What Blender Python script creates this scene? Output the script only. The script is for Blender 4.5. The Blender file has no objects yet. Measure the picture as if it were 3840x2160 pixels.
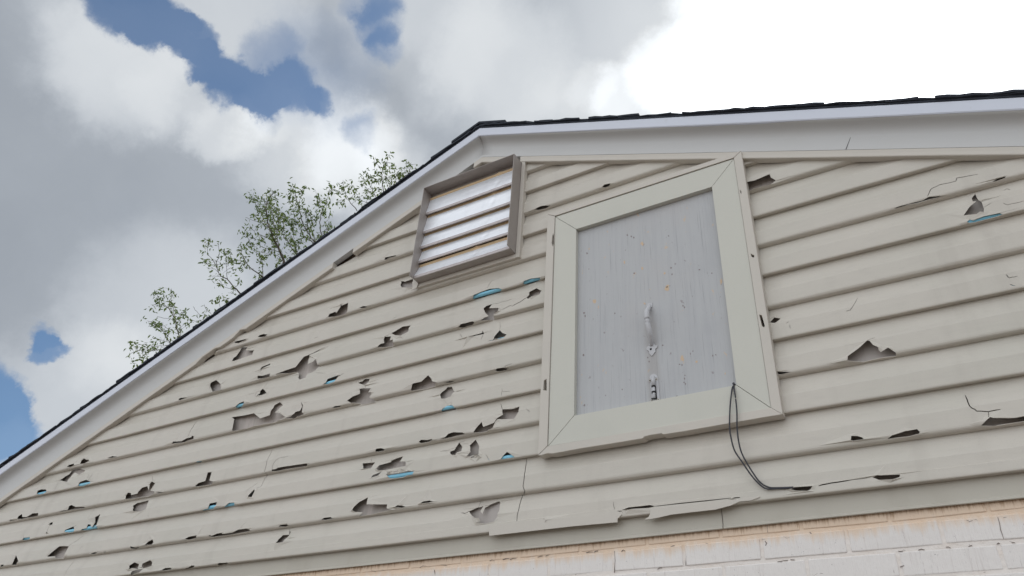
import bpy, bmesh, math, random
from mathutils import Vector, Matrix, noise as mn
from mathutils.geometry import delaunay_2d_cdt
random.seed(7)
C = bpy.context.scene
COL = C.collection

# ------------------------------------------------------------------ camera
FPX, YAW, PITCH, ROLL, DIST, EYE = 2811.99, -0.5733014, 0.5953663, 0.0689424, 2.05302, 1.6
_cy, _sy, _cp, _sp = math.cos(YAW), math.sin(YAW), math.cos(PITCH), math.sin(PITCH)
FW = Vector((_sy*_cp, _cy*_cp, _sp)); _r = Vector((_cy, -_sy, 0)); _u = _r.cross(FW)
_c, _q = math.cos(ROLL), math.sin(ROLL)
RT = _c*_r + _q*_u; UP = -_q*_r + _c*_u
CAM = Vector((0, -DIST, EYE))
cam = bpy.data.objects.new('camera', bpy.data.cameras.new('camera')); COL.objects.link(cam)
m = Matrix((RT, UP, -FW)).transposed().to_4x4(); m.translation = CAM
cam.matrix_world = m
cam.data.sensor_width = 36; cam.data.lens = 36*FPX/3840
cam.data.clip_start = 0.02; cam.data.clip_end = 2000
C.camera = cam
C.render.resolution_x, C.render.resolution_y = 1024, 576
def ray(x, y): return FW*FPX + RT*(x-1920) - UP*(y-1080)
def at(x, y, Y=0.0):                     # where the line of sight meets the plane at depth Y
    w = ray(x, y); t = (DIST+Y)/w.y
    return (w.x*t, w.z*t+EYE)
def far(x, y, D):                        # a point D metres away along the view
    return CAM + ray(x, y)/FPX*D

# ------------------------------------------------------------------ light
SUN = Vector((0.0757, 0.7275, 0.6819)).normalized()
sun = bpy.data.objects.new('sun', bpy.data.lights.new('sun', 'SUN')); COL.objects.link(sun)
sun.data.energy = 2.2; sun.data.angle = math.radians(0.6); sun.data.color = (1, .95, .87)
sun.rotation_euler = SUN.to_track_quat('Z', 'Y').to_euler()
C.view_settings.view_transform = 'Standard'; C.view_settings.look = 'None'
C.view_settings.exposure = 0.0; C.view_settings.gamma = 1.0

# ------------------------------------------------------------------ world: sky with broken cloud
W = bpy.data.worlds.new('World'); C.world = W; W.use_nodes = True
nt = W.node_tree; nt.nodes.clear()
def N(t, **k):
    n = nt.nodes.new(t)
    for a, b in k.items(): setattr(n, a, b)
    return n
def link(a, b): nt.links.new(a, b)
def math_(op, a, b=None, c=None, clamp=False):
    n = N('ShaderNodeMath', operation=op, use_clamp=clamp)
    for i, v in enumerate((a, b, c)):
        if v is None: continue
        if isinstance(v, (int, float)): n.inputs[i].default_value = v
        else: link(v, n.inputs[i])
    return n.outputs[0]
tc = N('ShaderNodeTexCoord')
def noise_(vec, scale, detail=6, rough=.55, dist=0.0):
    n = N('ShaderNodeTexNoise'); n.inputs['Scale'].default_value = scale; n.inputs['Detail'].default_value = detail
    n.inputs['Roughness'].default_value = rough; n.inputs['Distortion'].default_value = dist
    link(vec, n.inputs['Vector']); return n
def vmath(op, a, b):
    n = N('ShaderNodeVectorMath', operation=op)
    for i, v in enumerate((a, b)):
        if isinstance(v, (tuple, Vector)): n.inputs[i].default_value = v
        else: link(v, n.inputs[i])
    return n
D0 = tc.outputs['Generated']
w1 = noise_(D0, 3.2, 7, .6)
wv = vmath('SUBTRACT', w1.outputs['Color'], (.5, .5, .5))
ws = N('ShaderNodeVectorMath', operation='SCALE'); link(wv.outputs[0], ws.inputs[0]); ws.inputs['Scale'].default_value = .11
w2 = noise_(D0, 12, 8, .64)
wv2 = vmath('SUBTRACT', w2.outputs['Color'], (.5, .5, .5))
ws2 = N('ShaderNodeVectorMath', operation='SCALE'); link(wv2.outputs[0], ws2.inputs[0]); ws2.inputs['Scale'].default_value = .075
DW = vmath('ADD', vmath('ADD', D0, ws.outputs[0]).outputs[0], ws2.outputs[0]).outputs[0]
DW = vmath('NORMALIZE', DW, (0, 0, 0)).outputs[0]
def blob(x, y, rad, strength, vec=None):
    """smooth spot of the sky: direction, angular radius (1 px of 3840 = 1/2812 rad)"""
    d = ray(x, y).normalized(); a = rad/FPX*(FPX/math.hypot(FPX, math.hypot(x-1920, y-1080)))**.7
    dot = vmath('DOT_PRODUCT', vec or DW, d).outputs['Value']
    mr = N('ShaderNodeMapRange', interpolation_type='SMOOTHERSTEP')
    mr.inputs['From Min'].default_value = math.cos(a*1.7); mr.inputs['From Max'].default_value = math.cos(a*.25)
    mr.inputs['To Min'].default_value = 0; mr.inputs['To Max'].default_value = strength
    link(dot, mr.inputs['Value']); return mr.outputs['Result']
def total(lst):
    s = lst[0]
    for b in lst[1:]: s = math_('ADD', s, b)
    return s
GAPS = [(470,-30,95,1.0),(575,45,80,1.0),(700,130,62,.9),(775,220,62,.75),(860,295,80,.9),(950,355,62,.85),(1090,350,75,.55),(1190,400,50,.5),
        (1180,270,220,.36),(1000,190,90,.25),(1400,-20,80,.45),(1440,80,75,.45),(1470,175,60,.42),(-60,1480,120,1.0),(1365,520,60,.35),(950,450,40,.2),
        (35,1530,85,.85),(100,1610,75,.75),(-40,1620,120,.9),(155,1205,32,.5),(180,1250,42,.8),
        (-900,300,420,1.0),(-200,2300,300,.8),(1500,-900,420,1.0),(600,-1300,350,1.0)]
gap = total([blob(*g) for g in GAPS])
fb = noise_(D0, 7.5, 9, .60, .1).outputs['Fac']
gap = math_('ADD', gap, math_('MULTIPLY', math_('SUBTRACT', fb, .5), .46))
# free cloud breaks behind the viewer
fb2 = noise_(D0, 1.7, 5, .5).outputs['Fac']
sepd = N('ShaderNodeSeparateXYZ'); link(D0, sepd.inputs[0])
back = math_('MULTIPLY', math_('SUBTRACT', 0, sepd.outputs['Y'], clamp=True), 1.0)
gap = math_('ADD', gap, math_('MULTIPLY', math_('MULTIPLY', math_('GREATER_THAN', fb2, .56), back), .5))
msk = N('ShaderNodeMapRange', interpolation_type='SMOOTHSTEP'); link(gap, msk.inputs['Value'])
msk.inputs['From Min'].default_value = .04; msk.inputs['From Max'].default_value = 1.0; msk.inputs['To Max'].default_value = .89
BR = [(430,220,210,.25),(640,330,120,.08),(250,90,200,.06),(1150,520,200,.22),(1000,420,90,.10),(820,460,90,.22),(1330,600,170,.24),(1500,650,130,.15),(900,40,200,.17),(1650,120,250,.17),
      (1900,260,200,.14),(1700,560,260,.04),(100,1000,500,.03),(620,1180,260,.16),(300,1420,200,.14),(60,1720,110,.30),(2100,560,200,.10),(2350,200,300,.14)]
DK = [(-150,640,620,.09),(1650,400,170,.05),(1500,330,100,.05),(1350,330,160,.05),(2050,40,130,.03)]
bright = total([blob(*b) for b in BR]); dark = total([blob(*b, vec=None) for b in DK])
glow = total([blob(3600,80,600,1.0), blob(3500,200,480,1.4), blob(2760,430,210,.9), blob(2520,290,120,.35), blob(2330,390,90,.22), blob(2230,330,70,.1), blob(3200,350,760,.16, D0), blob(2720,60,140,.4), blob(3050,300,300,.8)])
fb3 = noise_(DW, 4.5, 8, .58).outputs['Fac']
val = math_('ADD', math_('SUBTRACT', math_('ADD', .455, bright), dark), math_('MULTIPLY', math_('SUBTRACT', fb3, .5), .13))
val = math_('MAXIMUM', math_('ADD', val, glow), .12)
val = math_('ADD', val, math_('MULTIPLY', math_('SUBTRACT', 0, sepd.outputs['Y'], clamp=True), 1.22))
tint = N('ShaderNodeMix', data_type='RGBA'); link(math_('MULTIPLY', math_('SUBTRACT', val, .3), 2.2, clamp=True), tint.inputs['Factor'])
tint.inputs['A'].default_value = (.88, .98, 1.12, 1); tint.inputs['B'].default_value = (.96, 1.0, 1.035, 1)
bgc = N('ShaderNodeBackground'); link(tint.outputs['Result'], bgc.inputs['Color']); link(val, bgc.inputs['Strength'])
sky = N('ShaderNodeTexSky', sky_type='NISHITA'); sky.sun_disc = False
sky.sun_elevation = math.asin(SUN.z); sky.sun_rotation = math.atan2(SUN.x, SUN.y)
bgs = N('ShaderNodeBackground'); sk = N('ShaderNodeVectorMath', operation='MULTIPLY'); link(sky.outputs[0], sk.inputs[0]); sk.inputs[1].default_value = (.66, .90, 1.06); link(sk.outputs[0], bgs.inputs['Color']); bgs.inputs['Strength'].default_value = 0.10
mixs = N('ShaderNodeMixShader'); link(msk.outputs[0], mixs.inputs[0]); link(bgc.outputs[0], mixs.inputs[1]); link(bgs.outputs[0], mixs.inputs[2])
outw = N('ShaderNodeOutputWorld'); link(mixs.outputs[0], outw.inputs[0])
W.cycles.sampling_method = 'MANUAL'; W.cycles.sample_map_resolution = 1024

# ------------------------------------------------------------------ materials
class Mat:
    def __init__(s, name, base, rough=.6, metal=0.0, spec=.4):
        s.m = bpy.data.materials.new(name); s.m.use_nodes = True
        s.t = s.m.node_tree; s.b = s.t.nodes['Principled BSDF']
        s.b.inputs['Base Color'].default_value = (*base, 1); s.b.inputs['Roughness'].default_value = rough
        s.b.inputs['Metallic'].default_value = metal; s.b.inputs['Specular IOR Level'].default_value = spec
        s.tc = s.t.nodes.new('ShaderNodeTexCoord'); s.base = base; s.colout = None; s.bumpout = None
    def n(s, t, **k):
        n = s.t.nodes.new(t)
        for a, b in k.items(): setattr(n, a, b)
        return n
    def noise(s, scale, stretch=(1, 1, 1), detail=5, rough=.55):
        mp = s.n('ShaderNodeMapping'); s.t.links.new(s.tc.outputs['Object'], mp.inputs['Vector']); mp.inputs['Scale'].default_value = stretch
        n = s.n('ShaderNodeTexNoise'); s.t.links.new(mp.outputs[0], n.inputs['Vector'])
        n.inputs['Scale'].default_value = scale; n.inputs['Detail'].default_value = detail; n.inputs['Roughness'].default_value = rough
        return n.outputs['Fac']
    def ramp(s, fac, a, b):
        r = s.n('ShaderNodeMapRange', interpolation_type='SMOOTHSTEP'); s.t.links.new(fac, r.inputs['Value'])
        r.inputs['From Min'].default_value = a; r.inputs['From Max'].default_value = b; return r.outputs[0]
    def mix(s, fac, col, amt=1.0):
        x = s.n('ShaderNodeMix', data_type='RGBA')
        f = s.n('ShaderNodeMath', operation='MULTIPLY', use_clamp=True); s.t.links.new(fac, f.inputs[0]); f.inputs[1].default_value = amt
        s.t.links.new(f.outputs[0], x.inputs['Factor'])
        if s.colout: s.t.links.new(s.colout, x.inputs['A'])
        else: x.inputs['A'].default_value = (*s.base, 1)
        x.inputs['B'].default_value = (*col, 1)
        s.colout = x.outputs['Result']; s.t.links.new(s.colout, s.b.inputs['Base Color']); return s
    def bump(s, fac, strength, dist=.002):
        b = s.n('ShaderNodeBump'); b.inputs['Strength'].default_value = strength; b.inputs['Distance'].default_value = dist
        s.t.links.new(fac, b.inputs['Height'])
        if s.bumpout: s.t.links.new(s.bumpout, b.inputs['Normal'])
        s.bumpout = b.outputs[0]; s.t.links.new(s.bumpout, s.b.inputs['Normal']); return s
M = {}
v = Mat('vinyl_siding', (.585, .545, .487), .36)
v.mix(v.ramp(v.noise(2.2, (1, 1, 1.5), 4), .35, .75), (.535, .51, .45), .7)
v.mix(v.ramp(v.noise(60, (.25, 1, 1), 5), .45, .8), (.49, .455, .41), .35)
v.mix(v.ramp(v.noise(420, (1, 1, 1), 2), .55, .8), (.40, .375, .345), .4)
v.mix(v.ramp(v.noise(9, (1, 1, .10), 6), .52, .78), (.43, .395, .35), .45)
v.bump(v.noise(260, (.12, 1, 1), 4), .35, .0006); v.bump(v.noise(3.2, (1, 1, 5), 3), .25, .006)
M['vinyl'] = v.m
v = Mat('weathered_trim', (.58, .54, .485), .5)
v.mix(v.ramp(v.noise(7, (1, 1, 1), 6), .5, .8), (.50, .475, .43), .45); v.mix(v.ramp(v.noise(300), .5, .8), (.47, .44, .40), .3); v.bump(v.noise(9), .2, .003)
M['trim'] = v.m
v = Mat('casing_aluminium', (.575, .565, .505), .45)
v.mix(v.ramp(v.noise(4, (1, 1, 1), 6), .45, .8), (.52, .515, .46), .5); v.mix(v.ramp(v.noise(350), .5, .8), (.46, .47, .42), .3); v.bump(v.noise(5), .3, .004)
M['casing'] = v.m
v = Mat('fascia_white', (.64, .67, .76), .4)
v.mix(v.ramp(v.noise(6, (.4, 1, 1), 5), .5, .85), (.60, .64, .75), .5); v.mix(v.ramp(v.noise(40), .62, .8), (.42, .41, .42), .25); v.bump(v.noise(4), .25, .006)
M['fascia'] = v.m
v = Mat('frieze_coil', (.56, .56, .56), .5)
v.mix(v.ramp(v.noise(3, (1, 1, 1), 5), .45, .8), (.55, .545, .525), .5); v.mix(v.ramp(v.noise(350), .5, .8), (.50, .49, .46), .3); v.bump(v.noise(4, (1, 1, 2)), .3, .006)
M['frieze'] = v.m
v = Mat('starter_vinyl', (.50, .47, .41), .6)
v.mix(v.ramp(v.noise(8, (1, 1, .4), 5), .45, .8), (.42, .385, .325), .6); v.mix(v.ramp(v.noise(350), .5, .8), (.40, .39, .35), .3); M['starter'] = v.m
v = Mat('sheathing_board', (.44, .40, .37), .9)
v.mix(v.ramp(v.noise(14, (3, 1, .5), 6), .4, .7), (.54, .48, .45), .8); v.mix(v.ramp(v.noise(60, (2, 1, .3), 4), .62, .75), (.26, .20, .16), .4)
v.mix(v.ramp(v.noise(2.7, (1, 1, 1), 3), .5, .65), (.58, .54, .52), .6); v.bump(v.noise(90, (1, 1, .1)), .5, .001); M['sheath'] = v.m
v = Mat('blue_vinyl_lock', (.26, .62, .82), .25)
v.mix(v.ramp(v.noise(25, (.3, 1, 1), 5), .45, .75), (.30, .60, .70), .6); M['blue'] = v.m
v = Mat('grey_primer', (.485, .49, .50), .75)
v.mix(v.ramp(v.noise(16, (4, 1, .12), 6, .65), .42, .72), (.425, .43, .45), .5)
v.mix(v.ramp(v.noise(70, (4, 1, .05), 5, .7), .56, .68), (.27, .27, .29), .7)
v.mix(v.ramp(v.noise(3.5, (1, 1, .8), 4), .5, .75), (.49, .475, .475), .6)
v.mix(v.ramp(v.noise(26, (1.3, 1, .8), 4), .655, .70), (.60, .47, .35), .75)
v.mix(v.ramp(v.noise(55, (1, 1, .7), 3), .66, .72), (.28, .24, .25), .7)
v.mix(v.ramp(v.noise(2.3, (1, 1, 1), 5), .5, .8), (.37, .375, .40), .6)
gx = v.n('ShaderNodeSeparateXYZ'); v.t.links.new(v.tc.outputs['Object'], gx.inputs[0])
wx = v.n('ShaderNodeMath', operation='MULTIPLY_ADD'); v.t.links.new(v.noise(30, (1, 1, .3), 4), wx.inputs[0]); wx.inputs[1].default_value = .030; wx.inputs[2].default_value = .762-.015
ax = v.n('ShaderNodeMath', operation='ADD'); v.t.links.new(gx.outputs['X'], ax.inputs[0]); v.t.links.new(wx.outputs[0], ax.inputs[1])
ab = v.n('ShaderNodeMath', operation='ABSOLUTE'); v.t.links.new(ax.outputs[0], ab.inputs[0])
inv = v.n('ShaderNodeMath', operation='SUBTRACT'); inv.inputs[0].default_value = .03; v.t.links.new(ab.outputs[0], inv.inputs[1])
top = v.ramp(gx.outputs['Z'], 3.03, 2.93); ml = v.n('ShaderNodeMath', operation='MULTIPLY'); v.t.links.new(v.ramp(inv.outputs[0], .0, .024), ml.inputs[0]); v.t.links.new(top, ml.inputs[1])
v.mix(ml.outputs[0], (.36, .335, .32), .5)
v.bump(v.noise(90, (4, 1, .05), 5, .7), .7, .0012); v.bump(v.noise(30), .3, .001); M['panel'] = v.m
v = Mat('painted_hardware', (.52, .52, .54), .6); v.mix(v.ramp(v.noise(60), .55, .75), (.40, .37, .36), .5); v.bump(v.noise(80), .3, .001); M['hard'] = v.m
M['dark'] = Mat('dark_gap', (.03, .028, .03), .8).m
v = Mat('zinc_screw', (.8, .8, .78), .35, .6); M['screw'] = v.m
v = Mat('mill_aluminium_frame', (.40, .365, .345), .5, .25)
v.mix(v.ramp(v.noise(12, (1, 1, .4), 6), .4, .75), (.31, .275, .255), .8); v.mix(v.ramp(v.noise(130), .62, .75), (.22, .17, .14), .5); v.bump(v.noise(30), .3, .002); M['vent'] = v.m
v = Mat('mill_aluminium_slat', (.93, .95, 1.0), .34, .5)
v.mix(v.ramp(v.noise(14, (1.6, 1, .3), 6), .5, .8), (.76, .77, .82), .5); v.bump(v.noise(14, (1, 1, 2), 5), .35, .004); M['slat'] = v.m
v = Mat('tan_slat_reflection', (.66, .50, .31), .55, .1); v.mix(v.ramp(v.noise(20), .45, .8), (.62, .38, .22), .6); M['tan'] = v.m  # tan reflection on the bare metal, painted as a colour band along each slat top
v = Mat('slat_hem', (.50, .46, .46), .45, .5); v.mix(v.ramp(v.noise(24), .45, .8), (.33, .29, .28), .6); M['hem'] = v.m
v = Mat('asphalt_shingle', (.028, .033, .045), .95); v.mix(v.ramp(v.noise(180), .5, .8), (.07, .075, .09), .6); v.bump(v.noise(250), .8, .002); M['shingle'] = v.m
v = Mat('painted_brick', (.80, .76, .735), .85)
v.mix(v.ramp(v.noise(1.9, (1, 1, 1), 4), .4, .75), (.84, .80, .77), .6)
v.mix(v.ramp(v.noise(34, (3.5, 1, .16), 6, .7), .55, .68), (.64, .585, .56), .62)
v.mix(v.ramp(v.noise(75, (3.5, 1, .3), 4, .7), .64, .72), (.36, .31, .31), .62)
v.mix(v.ramp(v.noise(150, (1, 1, 1), 3), .69, .75), (.14, .12, .12), .6)
geo = v.n('ShaderNodeSeparateXYZ'); v.t.links.new(v.tc.outputs['Object'], geo.inputs[0])
ad = v.n('ShaderNodeMath', operation='MULTIPLY_ADD'); v.t.links.new(v.noise(22, (2.2, 1, .22), 6, .65), ad.inputs[0]); ad.inputs[1].default_value = .075; v.t.links.new(geo.outputs['Z'], ad.inputs[2])
v.mix(v.ramp(ad.outputs[0], 2.222, 2.262), (.78, .60, .45), .9)
ad2 = v.n('ShaderNodeMath', operation='MULTIPLY_ADD'); v.t.links.new(v.noise(55, (2.5, 1, .12), 6, .7), ad2.inputs[0]); ad2.inputs[1].default_value = .09; v.t.links.new(geo.outputs['Z'], ad2.inputs[2])
v.mix(v.ramp(ad2.outputs[0], 2.280, 2.300), (.40, .25, .14), .7)
v.bump(v.noise(70, (3.5, 1, .15), 5, .7), .9, .002); v.bump(v.noise(25), .5, .004); M['brick'] = v.m
v = Mat('painted_mortar', (.80, .745, .705), .9); v.mix(v.ramp(v.noise(18, (1, 1, 3), 6), .45, .75), (.74, .66, .60), .7)
v.mix(v.ramp(v.noise(70, (1, 1, 2), 5), .66, .72), (.25, .2, .18), .5)
geo = v.n('ShaderNodeSeparateXYZ'); v.t.links.new(v.tc.outputs['Object'], geo.inputs[0])
ad = v.n('ShaderNodeMath', operation='MULTIPLY_ADD'); v.t.links.new(v.noise(22, (2.2, 1, .22), 6, .65), ad.inputs[0]); ad.inputs[1].default_value = .075; v.t.links.new(geo.outputs['Z'], ad.inputs[2])
v.mix(v.ramp(ad.outputs[0], 2.222, 2.262), (.78, .60, .45), .9)
v.bump(v.noise(60), .8, .004); M['mortar'] = v.m
v = Mat('bark', (.13, .115, .10), .9); v.bump(v.noise(14, (1, 1, .3)), .6, .01); M['bark'] = v.m
v = Mat('young_leaf', (.08, .125, .05), .5)
v.mix(v.ramp(v.noise(1.4, (1, 1, 1), 3), .4, .65), (.10, .125, .04), .8); v.mix(v.ramp(v.noise(9), .55, .7), (.05, .085, .04), .7)
tr = v.n('ShaderNodeBsdfTranslucent'); tr.inputs['Color'].default_value = (.24, .34, .08, 1); mx = v.n('ShaderNodeMixShader'); mx.inputs[0].default_value = .28
v.t.links.new(v.b.outputs[0], mx.inputs[1]); v.t.links.new(tr.outputs[0], mx.inputs[2]); v.t.links.new(mx.outputs[0], v.t.nodes['Material Output'].inputs[0]); M['leaf'] = v.m
v = Mat('cord_rubber', (.045, .045, .055), .6); M['cord'] = v.m
v = Mat('gravel_drive', (.24, .205, .175), .9); v.mix(v.ramp(v.noise(.6, detail=8), .4, .7), (.18, .15, .125), .7); v.bump(v.noise(30), .4, .01); M['ground'] = v.m
M['chip2'] = Mat('open_crack', (.26, .22, .205), .9).m

# ------------------------------------------------------------------ helpers
def finish(name, bm, mats, parent=None, bevel=0, solid=0, smooth=False):
    me = bpy.data.meshes.new(name); bm.to_mesh(me); bm.free()
    if not isinstance(mats, (list, tuple)): mats = [mats]
    for x in mats: me.materials.append(x)
    o = bpy.data.objects.new(name, me); COL.objects.link(o)
    if parent: o.parent = parent
    if smooth:
        for p in me.polygons: p.use_smooth = True
    if solid:
        md = o.modifiers.new('solid', 'SOLIDIFY'); md.thickness = solid; md.offset = -1
    if bevel:
        md = o.modifiers.new('bevel', 'BEVEL'); md.width = bevel; md.segments = 2; md.limit_method = 'ANGLE'
    return o
def box(bm, x0, x1, y0, y1, z0, z1, mi=0):
    vs = [bm.verts.new((x, y, z)) for x in (x0, x1) for y in (y0, y1) for z in (z0, z1)]
    for q in ((0,1,3,2),(4,6,7,5),(0,4,5,1),(2,3,7,6),(0,2,6,4),(1,5,7,3)):
        f = bm.faces.new([vs[i] for i in q]); f.material_index = mi
def prism(bm, poly, y0, y1, mi=0):
    """XZ polygon given thickness along Y"""
    a = [bm.verts.new((x, y0, z)) for x, z in poly]; b = [bm.verts.new((x, y1, z)) for x, z in poly]
    n = len(poly); fs = [bm.faces.new(a), bm.faces.new(b[::-1])]
    for i in range(n): fs.append(bm.faces.new((a[i], b[i], b[(i+1) % n], a[(i+1) % n])))
    for f in fs: f.material_index = mi
    return fs
def sweep(bm, prof, xs, line, closed=True, mi=0, wob=0.0, seed=0, wobidx=()):
    """profile [(Y, w)] swept along X with z = line(X) + w"""
    rows = []
    for x in xs:
        row = []
        for i, (y, w) in enumerate(prof):
            dz = 0
            if i in wobidx: dz = wob*mn.noise(Vector((x*1.7+seed, i*.3, 0)))+wob*.5*mn.noise(Vector((x*5+seed, 9, 0)))
            row.append(bm.verts.new((x, y+dz*.25, line(x)+w+dz)))
        rows.append(row)
    n = len(prof)
    for a, b in zip(rows, rows[1:]):
        for i in range(n if closed else n-1):
            f = bm.faces.new((a[i], a[(i+1) % n], b[(i+1) % n], b[i])); f.material_index = mi
    if closed:
        bm.faces.new(rows[0][::-1]); bm.faces.new(rows[-1])
    bmesh.ops.recalc_face_normals(bm, faces=bm.faces)
def inside(p, poly):
    x, y = p; c = False; j = len(poly)-1
    for i in range(len(poly)):
        xi, yi = poly[i]; xj, yj = poly[j]
        if (yi > y) != (yj > y) and x < (xj-xi)*(y-yi)/(yj-yi)+xi: c = not c
        j = i
    return c
def plate(bm, outer, holes, y, thick, mi=0):
    """flat XZ plate with holes, real thickness"""
    vs, es, = [], []
    for poly in [outer]+holes:
        k = len(vs); vs += [Vector(p) for p in poly]; es += [(k+i, k+(i+1) % len(poly)) for i in range(len(poly))]
    V, E, F, *_ = delaunay_2d_cdt(vs, es, [], 0, 1e-6)
    fr = [bm.verts.new((p.x, y, p.y)) for p in V]; bk = [bm.verts.new((p.x, y+thick, p.y)) for p in V]
    cnt = {}
    for f in F:
        c = (V[f[0]]+V[f[1]]+V[f[2]])/3
        if not inside(c, outer) or any(inside(c, h) for h in holes): continue
        bm.faces.new([fr[i] for i in f]).material_index = mi; bm.faces.new([bk[i] for i in reversed(f)]).material_index = mi
        for a, b in ((f[0], f[1]), (f[1], f[2]), (f[2], f[0])): cnt[(a, b)] = 1
    for (a, b) in cnt:
        if (b, a) not in cnt: bm.faces.new((fr[b], fr[a], bk[a], bk[b])).material_index = mi
    for vv in [q for q in bm.verts if not q.link_faces]: bm.verts.remove(vv)
    bmesh.ops.recalc_face_normals(bm, faces=bm.faces)
def tube(bm, pts, radii, seg=8, mi=0, cap=True):
    rings = []
    for i, p in enumerate(pts):
        p = Vector(p); t = (Vector(pts[min(i+1, len(pts)-1)])-Vector(pts[max(i-1, 0)])).normalized()
        a = t.cross(Vector((0, 0, 1)))
        if a.length < .1: a = t.cross(Vector((0, 1, 0)))
        a.normalize(); b = t.cross(a); rr = radii[i] if hasattr(radii, '__len__') else radii
        rings.append([bm.verts.new(p+a*rr*math.cos(k*2*math.pi/seg)+b*rr*math.sin(k*2*math.pi/seg)) for k in range(seg)])
    for r0, r1 in zip(rings, rings[1:]):
        for k in range(seg):
            f = bm.faces.new((r0[k], r0[(k+1) % seg], r1[(k+1) % seg], r1[k])); f.smooth = True; f.material_index = mi
    if cap:
        for rr in (rings[0][::-1], rings[-1]):
            f = bm.faces.new(rr); f.material_index = mi
def catmull(p, n=6):
    p = [Vector(q) for q in p]; out = []
    for i in range(len(p)-1):
        a, b, c, d = p[max(i-1, 0)], p[i], p[i+1], p[min(i+2, len(p)-1)]
        for k in range(n):
            t = k/n; out.append(.5*((2*b)+(-a+c)*t+(2*a-5*b+4*c-d)*t*t+(-a+3*b-3*c+d)*t**3))
    out.append(p[-1]); return out
def empty(name, loc, label, cat, group=None):
    o = bpy.data.objects.new(name, None); COL.objects.link(o); o.location = loc
    o['label'] = label; o['category'] = cat
    if group: o['group'] = group
    return o

OFF = {'r1':(0,1080),'r2':(960,1080),'r3':(1920,1080),'r4':(2880,1080),'r5':(0,1620),'r6':(960,1620),'r7':(1920,1620),'r8':(2880,1620),
       'b6':(960,540),'b7':(1920,540),'b8':(2880,540)}
def S(t, p):
    if t == 'D': return p[0]*1.49068, p[1]*1.49068
    if t == 'c4': return 2800+p[0]*.6906, 560+p[1]*.6906
    if t == 'c3': return 1700+p[0]*.6906, 960+p[1]*.6906
    o = OFF[t]; return o[0]+p[0]*.37267, o[1]+p[1]*.37267

# ------------------------------------------------------------------ house
house = empty('house', (-1.53, 4.5, 0), 'brick house gable end clad in torn cream siding under a dark roof', 'house')
def hp(name, bm, mats, parent=None, **k):      # part of the house, kept in world position
    o = finish(name, bm, mats, None, **k)
    o.parent = parent or house
    o.matrix_parent_inverse = Matrix.Translation(-Vector(house.location)) if parent is None else Matrix.Identity(4)
    if parent is not None: o.matrix_parent_inverse = Matrix.Identity(4)
    return o
XR, XE_L, XE_R, HD = -1.53, -6.4, 3.35, 9.0
LAP, ZB = .12, 2.30455
def lineL(x): return 4.041+.405*(x-XR)         # lower edge of the rake boards
def lineR(x): return 4.041-.423*(x-XR)
def rake(x): return lineL(x) if x < XR else lineR(x)
# siding profile, unrolled: list of (Y, z)
PROF = []; KNOT = []
def lap_profile(k):
    z = ZB+k*LAP
    cove = [(.0012, .0565), (.0046, .0630), (.0088, .0715), (.0126, .0815), (.0158, .0930), (.0180, .1045), (.0190, .1130)]
    if k == 0:
        return [(.0225, .0005), (.0030, -.0004), (.0012, .0004), (.0003, .0024), (0, .0055), (0, .026), (.0022, .0275), (.0022, .055)] + [(y+.0012, z) for y, z in cove] + [(.0200, .1185)]
    if k % 2 == 0:     # interlocked joint: deep narrow groove over the lip
        return [(.0235, .0035), (.0215, .0012), (.0040, -.0004), (.0020, .0002), (.0007, .0022), (.0001, .0050), (0, .0080), (0, .053)] + cove + [(.0194, .1155)]
    return [(.0180, -.0052), (.0130, -.0048), (.0080, -.0036), (.0042, -.0016), (.0018, .0010), (.0005, .0045), (0, .0090), (0, .053)] + cove + [(.0194, .1205)]
for k in range(0, 15):
    for (y, dz) in lap_profile(k): PROF.append((y, ZB+k*LAP+dz))
SARC = [0.0]
for a, b in zip(PROF, PROF[1:]): SARC.append(SARC[-1]+math.hypot(a[0]-b[0], a[1]-b[1]))
def prof_at(s):
    s = min(max(s, 0), SARC[-1]-1e-9)
    lo = 0; hi = len(SARC)-1
    while hi-lo > 1:
        mid = (lo+hi)//2
        if SARC[mid] <= s: lo = mid
        else: hi = mid
    t = (s-SARC[lo])/(SARC[hi]-SARC[lo]); a, b = PROF[lo], PROF[hi]
    return a[0]+(b[0]-a[0])*t, a[1]+(b[1]-a[1])*t
def hit(x, y):
    """line of sight onto the folded siding -> (X, arc length)"""
    w = ray(x, y); sl = w.z/w.y
    def zr(Y): return EYE+(DIST+Y)*sl
    best = None
    for i in range(len(PROF)-1):
        (y0, z0), (y1, z1) = PROF[i], PROF[i+1]
        g0 = z0-zr(y0); g1 = z1-zr(y1)
        if g0*g1 > 0 or g0 == g1: continue
        t = g0/(g0-g1); Y = y0+(y1-y0)*t
        if best is None or Y < best[0]: best = (Y, SARC[i]+(SARC[i+1]-SARC[i])*t)
    if best is None: return None
    return (w.x*(DIST+best[0])/w.y, best[1])
def zs(z):
    for i in range(len(PROF)-1):
        a, b = PROF[i], PROF[i+1]
        if a[1] <= z < b[1]: return SARC[i]+(SARC[i+1]-SARC[i])*(z-a[1])/(b[1]-a[1])
    return SARC[-1]

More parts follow.
